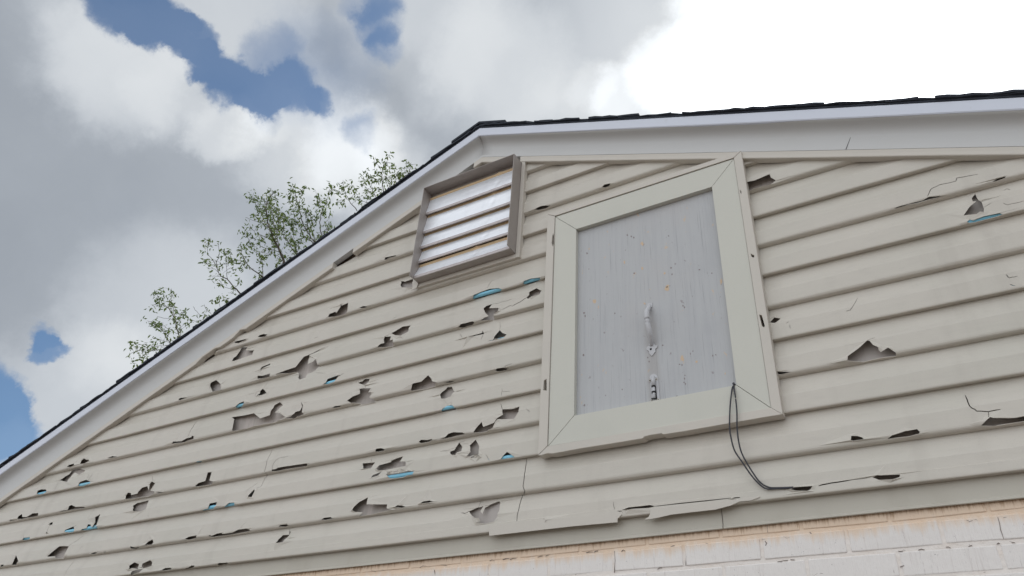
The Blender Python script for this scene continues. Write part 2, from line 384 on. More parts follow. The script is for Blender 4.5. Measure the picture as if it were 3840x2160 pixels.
HOLES = [
('r2',[(728,290),(745,262),(800,240),(810,250),(845,205),(855,185),(862,155),(868,180),(932,150),(918,232),(905,262),(860,280),(790,293)]),
('r2',[(1038,200),(1075,182),(1125,190),(1090,205)]),
('r2',[(18,492),(40,475),(80,465),(118,468),(95,490),(50,496)]),
('r2',[(210,868),(300,830),(405,798),(440,745),(490,690),(540,670),(725,585),(555,674),(530,715),(525,768),(575,745),(608,718),(615,765),(640,780),(600,830),(560,850),(520,862),(500,900),(445,922),(427,905),(435,858),(400,848)]),
('r2',[(1365,455),(1430,420),(1480,392),(1562,378),(1530,435),(1460,482),(1400,475)]),
('r2',[(1228,598),(1255,565),(1295,555),(1290,520),(1300,492),(1362,488),(1350,530),(1382,520),(1390,560),(1380,590),(1300,600)]),
('r2',[(2290,205),(2320,180),(2380,160),(2350,205),(2450,205),(2440,235),(2400,262),(2400,325),(2262,328),(2300,300),(2345,285),(2310,250)]),
('r2',[(2042,400),(2070,365),(2120,350),(2180,335),(2200,350),(2180,375),(2090,402)]),
('r2',[(2395,518),(2400,490),(2455,425),(2480,455),(2522,470),(2490,500),(2440,515)]),
('r2',[(2180,110),(2195,75),(2260,40),(2350,10),(2440,2),(2478,15),(2470,42),(2300,95),(2200,114)]),
('r2',[(2135,498),(2200,472),(2280,455),(2288,434),(2296,462),(2200,485)]),
('r2',[(52,835),(65,795),(150,758),(145,775),(90,800)]),
('r2',[(12,912),(20,885),(70,885),(145,860),(140,895),(70,915)]),
('r2',[(10,1085),(40,1060),(70,1015),(90,1030),(112,1060),(60,1080)]),
('r2',[(680,968),(705,950),(725,915),(760,900),(838,880),(820,905),(790,940),(740,968)]),
('r2',[(1028,955),(1075,940),(1100,918),(1145,912),(1135,950),(1110,980),(1085,975)]),
('r2',[(918,1132),(975,1095),(1040,1060),(1045,1035),(1042,1015),(1060,1010),(1160,1010),(1140,1055),(1170,1050),(1140,1100),(1185,1120),(1198,1155),(1070,1175),(1020,1160),(970,1160)]),
('r2',[(1562,1035),(1580,965),(1665,940),(1735,880),(1770,915),(1775,940),(1815,950),(1805,990),(1700,1020)]),
('r2',[(1900,950),(1940,938),(1990,935),(1950,958)]),
('r2',[(1857,1075),(1875,1045),(1930,1000),(1970,993),(1990,1035),(2003,1042),(1960,1090),(1900,1112),(1865,1112)]),
('r2',[(1870,1242),(1875,1210),(1920,1180),(1975,1178),(2008,1205),(2005,1228),(1930,1245),(1880,1252)]),
('r2',[(2408,832),(2430,812),(2500,802),(2550,812),(2520,832),(2440,840)]),
('r2',[(765,1205),(800,1188),(860,1188),(845,1200),(790,1210)]),
('D',[(585,1084),(590,1055),(583,1050),(625,1043),(640,1040),(655,1053),(680,1045),(690,1020),(705,1012),(711,1020),(700,1030),(692,1038),(706,1040),(717,1048),(695,1062),(640,1072),(600,1084)]),
('r2',[(298,1305),(345,1290),(380,1270),(400,1245),(445,1235),(468,1190),(460,1140),(474,1180),(458,1250),(480,1262),(440,1290),(380,1312),(320,1314)]),
('c3',[(265,832),(300,832),(325,830),(360,818),(355,845),(330,885),(265,885),(240,887),(226,908),(224,904),(238,882),(270,860)]),
('c3',[(112,962),(125,930),(155,902),(165,930),(195,915),(228,905),(215,935),(185,957),(140,962)]),
('r6',[(1860,72),(1910,55),(1940,20),(1990,2),(2030,5),(2080,8),(2110,25),(2010,40),(1890,75)]),
('c3',[(77,1088),(95,1065),(90,1030),(125,998),(140,1035),(142,1078),(115,1084),(95,1090)]),
('r6',[(1955,215),(1960,200),(1998,185),(2050,110),(2078,150),(2070,195),(2025,210),(2010,235),(1970,232)]),
('c3',[(258,1106),(270,1085),(293,1065),(333,1092),(300,1101)]),
('r6',[(2145,800),(2220,765),(2290,750),(2260,800),(2280,825),(2305,765),(2370,730),(2440,698),(2458,710),(2445,800),(2430,850),(2395,905),(2300,930),(2220,910),(2255,900),(2245,870),(2200,865),(2165,830)]),
('r6',[(1203,198),(1215,170),(1260,163),(1305,175),(1290,195),(1230,202)]),
('r6',[(1078,320),(1200,305),(1150,365),(1085,373)]),
('r6',[(1215,370),(1240,335),(1370,305),(1362,290),(1480,245),(1450,300),(1510,300),(1508,345),(1290,382),(1230,388)]),
('r6',[(1158,460),(1180,435),(1262,398),(1230,440)]),
('r6',[(1310,428),(1440,412),(1540,392),(1585,398),(1575,430),(1420,467),(1345,467)]),
('r6',[(1385,398),(1432,388),(1434,393),(1387,404)]),('r6',[(1318,410),(1352,402),(1353,408),(1320,417)]),('r6',[(1460,382),(1488,376),(1488,383),(1461,389)]),
('r6',[(2165,256),(2200,247),(2201,257),(2167,266)]),('r6',[(2230,242),(2250,238),(2251,247),(2232,251)]),
('r6',[(1640,100),(1660,78),(1720,80),(1775,70),(1780,85),(1740,105),(1660,112)]),
('r6',[(158,395),(162,378),(205,375),(225,362),(480,322),(518,320),(515,345),(300,378),(210,400)]),
('r6',[(975,790),(985,755),(1040,700),(1135,655),(1120,700),(1118,728),(1320,725),(1315,765),(1380,785),(1300,795),(1180,825),(1040,848),(1070,805),(1000,802)]),
('r6',[(1403,762),(1430,738),(1470,740),(1515,752),(1470,765)]),
('r6',[(1658,722),(1690,700),(1750,692),(1790,700),(1740,718)]),
('r6',[(663,885),(690,862),(755,855),(778,872),(700,890)]),
('r6',[(225,955),(240,935),(310,926),(325,938),(300,952)]),
('r6',[(203,1120),(225,1080),(275,1040),(335,1035),(340,985),(350,1010),(320,1065),(270,1108)]),
('r5',[(676,352),(700,335),(752,320),(750,338),(710,355)]),
('r5',[(808,322),(815,290),(850,268),(868,280),(905,282),(900,295),(860,320)]),
('r5',[(1080,262),(1140,245),(1200,252),(1130,265)]),
('r5',[(602,487),(690,430),(725,392),(780,370),(830,378),(860,385),(850,405),(800,430),(760,410),(700,470),(680,505)]),
('r5',[(788,545),(800,505),(850,490),(870,482),(905,498),(900,520),(830,547)]),
('r5',[(375,620),(385,590),(420,578),(470,580),(472,602),(430,627),(390,632)]),
('r5',[(1262,675),(1260,640),(1290,610),(1318,615),(1320,635),(1385,620),(1400,600),(1430,560),(1485,545),(1498,590),(1530,500),(1565,515),(1520,590),(1560,600),(1545,630),(1500,650),(1330,672)]),
('r5',[(1565,618),(1600,600),(1650,605),(1600,622)]),
('r5',[(1340,745),(1380,718),(1500,688),(1470,775),(1420,800),(1350,800)]),
('r5',[(1965,550),(2000,515),(2070,495),(2095,408),(2130,405),(2110,490),(2150,500),(2130,530),(2000,552)]),
('r5',[(1968,308),(1990,292),(2035,295),(2020,310)]),
('r5',[(1735,122),(1750,100),(1830,95),(1880,65),(1925,55),(1928,40),(1950,42),(1945,70),(1860,105)]),
('r5',[(2095,772),(2115,722),(2190,707),(2175,745),(2165,777),(2045,797),(2050,782)]),
('r5',[(2255,762),(2310,715),(2365,712),(2380,742),(2300,757)]),
('r5',[(2500,655),(2498,645),(2560,575),(2565,600),(2535,658)]),
('r5',[(590,795),(680,782),(700,745),(725,735),(760,752),(850,752),(850,772),(760,780),(640,797)]),
('r5',[(180,878),(190,850),(222,825),(225,855),(270,858),(330,820),(388,815),(385,845),(300,865),(220,880)]),
('r5',[(90,892),(110,882),(145,888),(110,896)]),
('r5',[(940,955),(960,905),(965,860),(1015,825),(1000,860),(985,905),(970,945),(952,953)]),
('r5',[(815,992),(830,978),(870,968),(885,930),(915,932),(918,955),(990,950),(985,977),(900,992)]),
('r5',[(643,1002),(655,985),(740,950),(748,985),(745,1007),(700,1014)]),
('r5',[(500,930),(520,912),(536,910),(530,930),(510,938)]),('r5',[(458,1022),(465,1008),(483,1012),(470,1024)]),
('r5',[(228,1090),(240,1068),(300,1058),(305,1080),(260,1090)]),
('r5',[(472,1255),(475,1245),(580,1165),(600,1150),(690,1150),(655,1260),(640,1275),(560,1278),(555,1250)]),
('r5',[(122,1340),(130,1310),(165,1240),(190,1300),(170,1340)]),
('r5',[(10,1357),(15,1335),(45,1332),(40,1354)]),
('r5',[(1310,1165),(1315,1148),(1360,1163),(1440,1153),(1380,1175),(1330,1177)]),('r5',[(1462,1138),(1490,1100),(1542,1082),(1545,1110),(1530,1140),(1490,1132)]),
('r5',[(905,1230),(940,1212),(975,1210),(950,1230)]),('r5',[(1040,1210),(1060,1200),(1080,1206),(1060,1213)]),
('r5',[(1868,1082),(1900,1055),(1990,1042),(1985,1070),(1920,1085)]),
('r5',[(2105,1050),(2115,1038),(2140,1050),(2180,1025),(2240,1015),(2250,1030),(2340,1015),(2400,985),(2480,972),(2515,985),(2510,1000),(2330,1035),(2150,1060)]),
('r5',[(1300,1385),(1305,1345),(1360,1312),(1398,1330),(1390,1380),(1335,1370)]),('r5',[(1430,1350),(1435,1325),(1515,1290),(1530,1310),(1528,1350),(1440,1372)]),('r5',[(1325,1440),(1330,1402),(1380,1385),(1440,1378),(1400,1420)]),
('r5',[(1628,1395),(1660,1370),(1725,1366),(1730,1385),(1650,1399)]),('r5',[(1865,1377),(1930,1345),(1960,1342),(1960,1365),(1880,1382)]),('r5',[(2188,1337),(2210,1318),(2295,1313),(2300,1330),(2210,1342)]),
('r1',[(2335,735),(2350,700),(2410,650),(2440,600),(2490,595),(2480,630),(2560,625),(2540,670),(2450,700),(2360,735)]),
('r1',[(2118,985),(2130,950),(2180,928),(2225,970),(2230,1030),(2140,1045)]),
('r1',[(1795,1117),(1820,1108),(1885,1101),(1810,1130)]),
('r1',[(2370,1197),(2410,1160),(2465,1145),(2460,1167),(2430,1207),(2400,1217)]),
('r1',[(2418,430),(2415,405),(2485,360),(2470,400)]),
('r1',[(2358,555),(2370,540),(2490,512),(2470,530),(2400,555)]),
('r1',[(2030,722),(2080,680),(2150,640),(2180,645),(2100,692)]),
('b6',[(1285,1160),(1300,1138),(1410,1118),(1400,1130),(1340,1150),(1320,1163)]),
('b6',[(1455,1415),(1465,1382),(1500,1385),(1585,1360),(1580,1449),(1520,1449),(1470,1445)]),
('b7',[(905,438),(930,408),(995,400),(980,425),(940,440)]),
('b7',[(230,665),(290,625),(385,618),(350,650),(270,668)]),
('b7',[(118,1412),(125,1385),(190,1355),(280,1345),(288,1367),(200,1407),(130,1422)]),
('c4',[(-12,184),(2,180),(45,168),(125,137),(132,155),(158,168),(130,190),(60,212),(15,228),(-8,226)]),
('b8',[(1268,644),(1330,625),(1560,565),(1620,530),(1680,525),(1765,520),(1690,545),(1500,600),(1300,647)]),
('b8',[(2255,372),(2300,345),(2398,322),(2380,340),(2280,370)]),
('b8',[(2085,505),(2050,545),(2060,575),(2095,582),(2030,630),(1968,720),(2100,705),(2135,680),(2170,690),(2172,650),(2145,580),(2120,570)]),
('b8',[(1998,787),(2030,755),(2060,765),(2180,725),(2330,695),(2370,710),(2260,748),(2080,793),(2030,803)]),
('r4',[(805,735),(805,690),(870,645),(930,605),(1000,530),(1025,535),(1060,580),(1110,600),(1115,630),(1135,645),(1210,603),(1285,650),(1290,685),(1130,710),(960,745),(820,742)]),
('r4',[(20,350),(65,298),(130,310),(70,352)]),
('r4',[(72,846),(235,846),(130,874),(80,880)]),
('r4',[(2145,1390),(2205,1330),(2235,1300),(2270,1312),(2500,1308),(2600,1288),(2600,1343),(2300,1393)]),
('r8',[(838,90),(840,45),(900,42),(950,60),(970,82),(860,97)]),
('r8',[(1195,70),(1250,35),(1380,-5),(1500,-28),(1530,0),(1520,20),(1430,50),(1300,64)]),
('r8',[(232,582),(270,560),(450,548),(430,580),(400,598),(280,597)]),
('r8',[(1050,455),(1100,440),(1330,430),(1325,455),(1260,485),(1120,485)]),
('r7',[(342,905),(350,890),(565,868),(555,895),(500,920),(420,930),(360,930)]),
('r7',[(1062,878),(1105,825),(1072,802),(1200,785),(1370,776),(1388,810),(1375,850),(1280,868),(1130,872)]),
('r7',[(1105,785),(1180,755),(1300,745),(1390,732),(1440,745),(1380,762),(1200,776)]),
('r7',[(2215,672),(2240,658),(2295,656),(2290,666)]),
('r3',[(145,95),(175,70),(175,40),(250,5),(300,25),(280,60),(200,90),(160,105)]),
]
CRACKS = [   # torn slits: (crop, points, width mm)
('r7',[(150,265),(110,550),(130,590),(75,740),(45,900)],2.2),('r6',[(165,175),(110,290),(85,400),(112,430),(45,555),(0,572)],1.8),
('b8',[(1603,525),(1640,450),(1720,410),(1890,370),(1895,340),(2110,303)],1.6),('b8',[(2150,580),(2340,518)],1.4),('b8',[(2365,595),(2405,612),(2576,570)],1.2),('b8',[(2170,636),(2250,590)],1),
('b8',[(2365,462),(2410,450),(2440,460)],1.4),('b8',[(2395,1310),(2430,1345),(2510,1325)],1.4),('b8',[(2435,1408),(2485,1425)],1.6),
('r4',[(1985,1080),(2030,1190),(2100,1240),(2220,1245),(2340,1222)],2.2),('r4',[(2220,1245),(2218,1300)],1.2),('r4',[(785,232),(825,225),(900,100)],1.3),('r4',[(1003,526),(1080,500)],1.6),
('r6',[(162,376),(180,310),(230,265),(335,240)],1.5),('r2',[(2576,110),(2530,130),(2382,160)],2.2),('r2',[(2480,215),(2576,172)],1.8),('r3',[(0,185),(80,140),(145,98)],2.2),
('r2',[(2455,345),(2455,422)],1.2),('r2',[(2398,520),(2335,535)],1.6),('r2',[(600,850),(715,855)],1.4),('r2',[(2052,460),(2075,500)],1.2),('r2',[(1410,270),(1405,295),(1375,310)],1.2),
('r6',[(2275,680),(2240,760)],1.5),('r6',[(2065,815),(2110,818),(2150,800)],2.0),('r6',[(1855,200),(1955,184)],1.3),('r6',[(2052,108),(2110,85)],1.3),('r6',[(1165,260),(1155,302)],1.3),
('r5',[(600,487),(575,540),(545,580)],1.2),('r5',[(1535,440),(1535,498)],1.4),('r2',[(2470,1080),(2475,1010)],1.2),('r2',[(2480,1042),(2560,1035)],1.0),('r2',[(2462,1165),(2478,1215)],2.0),
('r5',[(870,485),(895,420)],1.6),('r5',[(885,485),(942,405)],2.0),('r5',[(1888,58),(1920,-20),(1975,-102)],1.8),('r5',[(690,1150),(840,1040)],2.2),('r5',[(755,1280),(690,1370),(645,1449)],1.8),
('r5',[(2482,600),(2500,575),(2600,510)],1.6),('r5',[(745,950),(770,935)],1.4),('r5',[(505,930),(478,980),(468,1010)],1.6),('r1',[(2185,928),(2220,870)],1.3),('r2',[(-76,75),(-20,40)],1),
('r2',[(838,882),(885,855)],1.6),('r2',[(70,1018),(118,950)],1.4),('r2',[(-10,1085),(20,1040),(70,1018)],1.8),('r2',[(-75,1072),(-25,1060),(-8,1050)],1),('r2',[(1300,494),(1340,460),(1368,453)],1.6),('r2',[(1102,978),(1100,1012)],1.6),('r2',[(2506,802),(2512,782),(2576,758)],1.4),
('r2',[(1955,1180),(1970,1135)],1.2),('r2',[(2265,520),(2290,465)],1.5),('r3',[(140,1210),(180,1250)],1.2),('r7',[(1020,703),(1030,780)],1.2),('r8',[(510,545),(640,515),(860,478),(1050,452)],2.6),('r7',[(-235,-235),(-262,-215)],1),
('r4',[(185,357),(208,340)],1.2),('r4',[(222,368),(226,408)],1.2),('r5',[(960,700),(940,790),(880,880)],1.0),('r5',[(835,1145),(775,1210)],1.0),('r2',[(585,505),(625,490)],1.2),('r6',[(2310,225),(2350,290)],1.2),('r2',[(370,-880),(385,-870)],1),
('b6',[(2330,1449),(2345,1410),(2380,1380)],1.3),('r1',[(1915,1449),(1975,1345)],1.8),('r7',[(1100,795),(1060,792)],2),('r7',[(1440,745),(2200,665)],2.4),('r5',[(1498,860),(1500,830)],1.6),
]
def slit(pts, w):
    w /= 1000; L = []; R = []
    for i, p in enumerate(pts):
        a = Vector(pts[max(i-1, 0)]); b = Vector(pts[min(i+1, len(pts)-1)]); t = (b-a).normalized(); n = Vector((-t.y, t.x))
        ww = w*(.35 if i in (0, len(pts)-1) else .6)
        L.append(tuple(Vector(p)+n*ww)); R.append(tuple(Vector(p)-n*ww))
    return L+R[::-1]
def build_siding():
    vs, es, hedge, = [], [], set()
    polys = []
    for t, pts in HOLES:
        q = [hit(*S(t, p)) for p in pts]
        if None not in q: polys.append((q, 1))
    for t, pts, w in CRACKS:
        q = []
        for i, p in enumerate(pts):
            if i:
                p0 = pts[i-1]
                for k in (1/3, 2/3):
                    q.append(hit(*S(t, (p0[0]+(p[0]-p0[0])*k+random.uniform(-4, 4), p0[1]+(p[1]-p0[1])*k+random.uniform(-4, 4)))))
            q.append(hit(*S(t, p)))
        if None not in q: polys.append((slit(q, w), 0))
    for x0, x1, z0, z1 in ((-1.158, -.388, 2.540, 3.549), (-1.79, -1.322, 3.42, 3.90)):
        s0, s1 = zs(z0), zs(z1); polys.append(([(x0, s0), (x1, s0), (x1, s1), (x0, s1)], 2))
    XL, XRT = -5.6, 2.3
    def xl(z): return max(XL, XR+(z-4.02)/.405) if z < 4.02 else XR-.01
    def xr(z): return min(XRT, XR-(z-4.02)/.423) if z < 4.02 else XR+.01
    bl, br = [], []
    top = None
    for i, (y, z) in enumerate(PROF):
        if z > 4.015: break
        bl.append((xl(z), SARC[i])); br.append((xr(z), SARC[i])); top = i
    outer = bl[::-1]+br
    def add(pts, closed=True):
        k = len(vs); vs.extend(Vector(p) for p in pts); n = len(pts)
        es.extend((k+i, k+(i+1) % n) for i in range(n if closed else n-1)); return k
    add(outer)
    for i in range(1, top):
        a, b = xl(PROF[i][1]), xr(PROF[i][1]); n = max(2, int((b-a)/.09))
        add([(a+(b-a)*j/n, SARC[i]) for j in range(n+1)], False)
    hpts = set()
    for q, kind in polys:
        add(q)
        if kind == 1:
            c = sum((Vector(p) for p in q), Vector((0, 0)))/len(q)
            for p in q:
                d = Vector(p)-c; vs.append(Vector(p)+d.normalized()*.011)
    V, E, F, *_ = delaunay_2d_cdt(vs, es, [], 0, 1e-6)
    def onhole(p):
        for q, kind in polys:
            if kind > 1: continue
            for i in range(len(q)):
                a = Vector(q[i]); b = Vector(q[(i+1) % len(q)]); ab = b-a; L = ab.length_squared
                if L < 1e-12: continue
                t = max(0, min(1, (p-a).dot(ab)/L))
                if (a+ab*t-p).length < 1e-5: return kind
        return None
    bb = [(min(p[0] for p in q), max(p[0] for p in q), min(p[1] for p in q), max(p[1] for p in q)) for q, _ in polys]
    bm = bmesh.new(); bv = []
    for p in V:
        y, z = prof_at(p.y)
        kk = int((z-ZB)/LAP)
        y += .0014*mn.noise(Vector((p.x*1.6, kk*3.1, 0))); z += .0013*mn.noise(Vector((p.x*1.9, kk*1.7, 5)))
        near = [i for i, b in enumerate(bb) if b[0]-1e-5 <= p.x <= b[1]+1e-5 and b[2]-1e-5 <= p.y <= b[3]+1e-5]
        if near and onhole(p) == 1:
            y += .0065*mn.noise(Vector((p.x*38, p.y*38, 2)))-.0018
        bv.append(bm.verts.new((p.x, y, z)))
    for f in F:
        c = (V[f[0]]+V[f[1]]+V[f[2]])/3
        if not inside(c, outer): continue
        if any(b[0] <= c.x <= b[1] and b[2] <= c.y <= b[3] and inside(c, polys[i][0]) for i, b in enumerate(bb)): continue
        bm.faces.new([bv[i] for i in f])
    for q in [q for q in bm.verts if not q.link_faces]: bm.verts.remove(q)
    bm.normal_update()
    if sum(f.normal.y for f in bm.faces) > 0: bmesh.ops.reverse_faces(bm, faces=bm.faces)
    return hp('siding', bm, M['vinyl'], solid=.0012)
build_siding()
# sheathing behind
bm = bmesh.new(); prism(bm, [(-5.6, 2.252), (2.3, 2.252), (2.3, 2.42), (XR, 4.03), (-5.6, 2.39)], .0300, .06); hp('wall_sheathing', bm, M['sheath'])
# blue locks of the panels behind the interlocked joints
for k in (2, 4, 6, 8, 10, 12):
    z = ZB+k*LAP
    x0 = max(-5.5, XR+(z-4.0)/.405+.05); x1 = min(2.2, XR-(z-4.0)/.423-.05)
    runs = [(x0, x1)]
    if z < 3.54 and z > 2.545: runs = [(x0, -1.18), (-.37, x1)]
    if 3.4 < z < 3.92: runs = [(x0, -1.83), (-1.3, x1)]
    for a, b in runs:
        bm = bmesh.new(); n = int((b-a)/.12)
        pr = [(.0115+.0085*math.cos(t*math.pi/5)*-1, .0110+.0085*math.sin(t*math.pi/5)) for t in range(-2, 8)]
        sweep(bm, pr, [a+(b-a)*i/n for i in range(n+1)], lambda x: z, wob=.001, wobidx=range(10), seed=k)
        hp('panel_lock', bm, M['blue'], smooth=True)
# starter strip
bm = bmesh.new()
for a, b in ((-5.6, -.5932), (-.5908, 2.3)):
    n = 30; sweep(bm, [(.0230, .075), (.0230, .010), (.0195, .006), (.0185, .0015), (.0215, 0), (.025, .003), (.0265, .075)], [a+(b-a)*i/n for i in range(n+1)], lambda x: 2.2445, wob=.0015, wobidx=(1, 2, 3, 4), seed=3)
hp('starter_strip', bm, M['starter'])
# broken lip strip below the last panel
bm = bmesh.new()
poly = [S('r7', p) for p in [(-235,935),(60,905),(1040,812),(1070,812),(1105,828),(1090,845),(1062,870),(1060,908),(600,950),(-230,1045)]]
prism(bm, [at(x, y, -.0035) for x, y in poly], -.0035, -.0018)
poly = [S('r7', p) for p in [(1385,770),(2200,682),(2500,645),(2480,662),(2400,690),(2290,700),(2200,740),(2050,780),(1740,815),(1600,832),(1480,860),(1380,878),(1330,880),(1375,852),(1392,810)]]
prism(bm, [at(x, y, -.0035) for x, y in poly], -.0035, -.0018)
hp('loose_lip', bm, M['trim'], bevel=.0006)

# ---- rake: fascia, frieze, shingles, trim
def xs(a, b, st=.1):
    n = max(2, int(abs(b-a)/st)); return [a+(b-a)*i/n for i in range(n+1)]
def topL(x): return 4.187+.3928*(x-XR)
def topR(x): return 4.188-.4178*(x-XR)
for nm, a, b, ln, lo, sd in (('left', XE_L, XR, topL, lineL, 1), ('right', XR, XE_R, topR, lineR, 6)):
    bm = bmesh.new(); sweep(bm, [(.02, -.002), (-.060, 0), (-.062, -.004), (-.0605, -.046), (-.0580, -.049), (-.050, -.049), (.02, -.049)], xs(a, b), ln, wob=.005 if nm == 'left' else .003, wobidx=(3, 4, 5), seed=sd)
    hp('fascia_board', bm, M['fascia'])
    bm = bmesh.new()
    rows = []
    for x in xs(a, b, .06):
        t = ln(x)-.047; l = lo(x)+.003
        w = .004*mn.noise(Vector((x*1.6+sd, 0, 0)))
        pr = [(-.0575, t+.0015), (-.0560, t-.003+w*.5), (-.047, t-.0065+w), (-.036, t-.011+w), (-.026, t-.019+w), (-.019, t-.031+w), (-.0150, t-.045+w), (-.0135, l+.012), (-.0130, l), (.014, l), (.014, t+.0015)]
        rows.append([bm.verts.new((x, y, z)) for y, z in pr])
    for r0, r1 in zip(rows, rows[1:]):
        for i in range(len(r0)):
            j = (i+1) % len(r0); f = bm.faces.new((r0[i], r0[j], r1[j], r1[i])); f.smooth = i < 7
    bm.faces.new(rows[0]); bm.faces.new(rows[-1][::-1]); bmesh.ops.recalc_face_normals(bm, faces=bm.faces)
    hp('frieze_board', bm, M['frieze'])
bm = bmesh.new()
for (x, y), (x2, y2), w in (((3202, 485), (3172, 560), .0014),):
    a = Vector(at(x, y, -.0142)); b = Vector(at(x2, y2, -.0142)); n = Vector((b.y-a.y, a.x-b.x)).normalized()*w*.5
    prism(bm, [a-n, a+n, b+n, b-n], -.0148, -.0135)
hp('joint_line', bm, M['dark'])
# shingle courses, each laid a little uneven along the rake
def roof(side):
    bm = bmesh.new(); rnd = random.Random(3 if side < 0 else 5)
    ln = topL if side < 0 else topR; xe = XE_L if side < 0 else XE_R
    L = abs(xe-XR); sl = .3928 if side < 0 else .4178; step = .132; n = int(L/step)+1
    dk = []
    for x in (XR, xe-side*0.0+(-.1 if side < 0 else .1)):
        for y in (-.0625, HD+.1):
            for w in ((.001, .006) if side < 0 else (.001, .009)): dk.append(bm.verts.new((x, y, ln(x)+w)))
    for q in ((0,1,3,2),(4,6,7,5),(0,4,5,1),(2,3,7,6),(0,2,6,4),(1,5,7,3)): bm.faces.new([dk[i] for i in q])
    for i in range(n):
        x0 = XR+side*(i*step-.09); x1 = XR+side*((i+1)*step)
        if side*(x0-XR) < 0: x0 = XR
        if side < 0 : x1 = max(x1, xe-.12)
        else: x1 = min(x1, xe+.12)
        over = -.0645-rnd.random()*.007
        th = (.006+rnd.random()*.005) if side < 0 else (.005+rnd.random()*.006)
        lift = .007 if side < 0 else .008
        # ragged rake end: small sawtooth points along the edge
        k = 7; front = []
        jz = rnd.uniform(-.002, .003)
        for j in range(k+1):
            t = j/k; x = x0+(x1-x0)*t
            front.append((x, over+rnd.uniform(-.003, .003), ln(x)+lift+t*(.009 if side < 0 else .005)+jz+rnd.uniform(-.001, .001)))
        a = [bm.verts.new(p) for p in front]
        b = [bm.verts.new((p[0], p[1]+rnd.uniform(-.002, .002), p[2]+th+rnd.uniform(-.0025, .0025))) for p in front]
        c = [bm.verts.new((p[0], HD+.15, p[2]+th)) for p in front]; d = [bm.verts.new((p[0], HD+.15, p[2])) for p in front]
        for j in range(k):
            bm.faces.new((a[j], a[j+1], b[j+1], b[j])); bm.faces.new((b[j], b[j+1], c[j+1], c[j])); bm.faces.new((a[j], d[j], d[j+1], a[j+1])); bm.faces.new((c[j], c[j+1], d[j+1], d[j]))
        bm.faces.new((a[0], b[0], c[0], d[0])); bm.faces.new((a[k], d[k], c[k], b[k]))
    if side > 0:     # ridge caps
        for i in range(48):
            y0 = -.070+i*.19; t = .013
            for sg, sl2 in ((-1, .3928), (1, .4178)):
                p = [(XR, 0), (XR+sg*.15, -.15*sl2)]
                v = [bm.verts.new((x, y, 4.188+dz+.016+h+ (.008 if y == y0 else 0))) for x, dz in p for y in (y0, y0+.21) for h in (0, t)]
                for q in ((0,1,3,2),(4,6,7,5),(0,4,5,1),(2,3,7,6),(0,2,6,4),(1,5,7,3)): bm.faces.new([v[i2] for i2 in q])
    bmesh.ops.recalc_face_normals(bm, faces=bm.faces)
    return hp('shingle_roof', bm, M['shingle'])
roof(-1); roof(1)
# trim channels along the rakes
def rake_trim(a, b, ln, notches, seed, th=.033):
    bm = bmesh.new(); X = xs(a, b, .04); top = []; bot = []
    for x in X:
        d = th
        for n0, n1, dep in notches:
            if n0 < x < n1: d = th*dep
        top.append((x, ln(x)+.0008*mn.noise(Vector((x*4+seed, 0, 0))))); bot.append((x, ln(x)-d+.0015*mn.noise(Vector((x*3+seed, 4, 0)))))
    rows = []
    for (x, zt), (_, zb) in zip(top, bot):
        rows.append([bm.verts.new(p) for p in ((x, -.0145, zt), (x, -.0165, zt-.002), (x, -.0160, (zt+zb)/2), (x, -.0170, zb+.003), (x, -.0155, zb), (x, -.008, zb), (x, .012, zb+.001), (x, .012, zt))])
    for r0, r1 in zip(rows, rows[1:]):
        for i in range(8): bm.faces.new((r0[i], r0[(i+1) % 8], r1[(i+1) % 8], r1[i]))
    bm.faces.new(rows[0]); bm.faces.new(rows[-1][::-1]); bmesh.ops.recalc_face_normals(bm, faces=bm.faces)
    return hp('trim_channel', bm, M['trim'])
nx = lambda t, p: at(*S(t, p), -.012)[0]
rake_trim(XE_L+.3, nx('b6', (775, 1235)), lineL, [(nx('r1', (2030,720)), nx('r1', (2180,645)), .45), (nx('r1', (2410,430)), nx('r1', (2490,360)), .35)], 1)
rake_trim(nx('b6', (990, 1042)), -1.845, lineL, [], 2)
rake_trim(nx('b6', (2200, 190)), XR, lineL, [], 3); rake_trim(XR, -1.36, lineR, [], 4); rake_trim(-1.318, XE_R-.3, lineR, [], 5)

# ---- gable vent
VX0, VX1, VZ0, VZ1, VP = -1.800, -1.312, 3.412, 3.912, -.077
bm = bmesh.new(); T = .0028
def quadbox(bm, x0, x1, z0, z1, y0, y1, mi=0): box(bm, x0, x1, y0, y1, z0, z1, mi)
quadbox(bm, VX0, VX0+T, VZ0, VZ1, VP, .02); quadbox(bm, VX1-T, VX1, VZ0, VZ1, VP, .02)
quadbox(bm, VX0+T, VX1-T, VZ1-T, VZ1, VP, .02); quadbox(bm, VX0+T, VX1-T, VZ0-.002, VZ0+T-.002, -.053, .02)
vent = hp('gable_vent', bm, M['vent'], bevel=.0008)
vent['label'] = 'square metal louvre vent with bright slats in a brown metal frame'
# dark back and inner step
bm = bmesh.new(); quadbox(bm, VX0+T, VX1-T, VZ0+T, VZ1-T, .013, .018); M['screen'] = Mat('dusty_screen', (.20, .165, .15), .9).m; hp('back_screen', bm, M['screen'], vent)
bm = bmesh.new()
quadbox(bm, VX0+T, VX0+.018, VZ0+T, VZ1-T, -.016, -.0135); quadbox(bm, VX1-.018, VX1-T, VZ0+T, VZ1-T, -.016, -.0135); quadbox(bm, VX0+.018, VX1-.018, VZ1-.030, VZ1-T, -.016, -.0135)
hp('inner_stop', bm, M['vent'], vent, bevel=.0006)
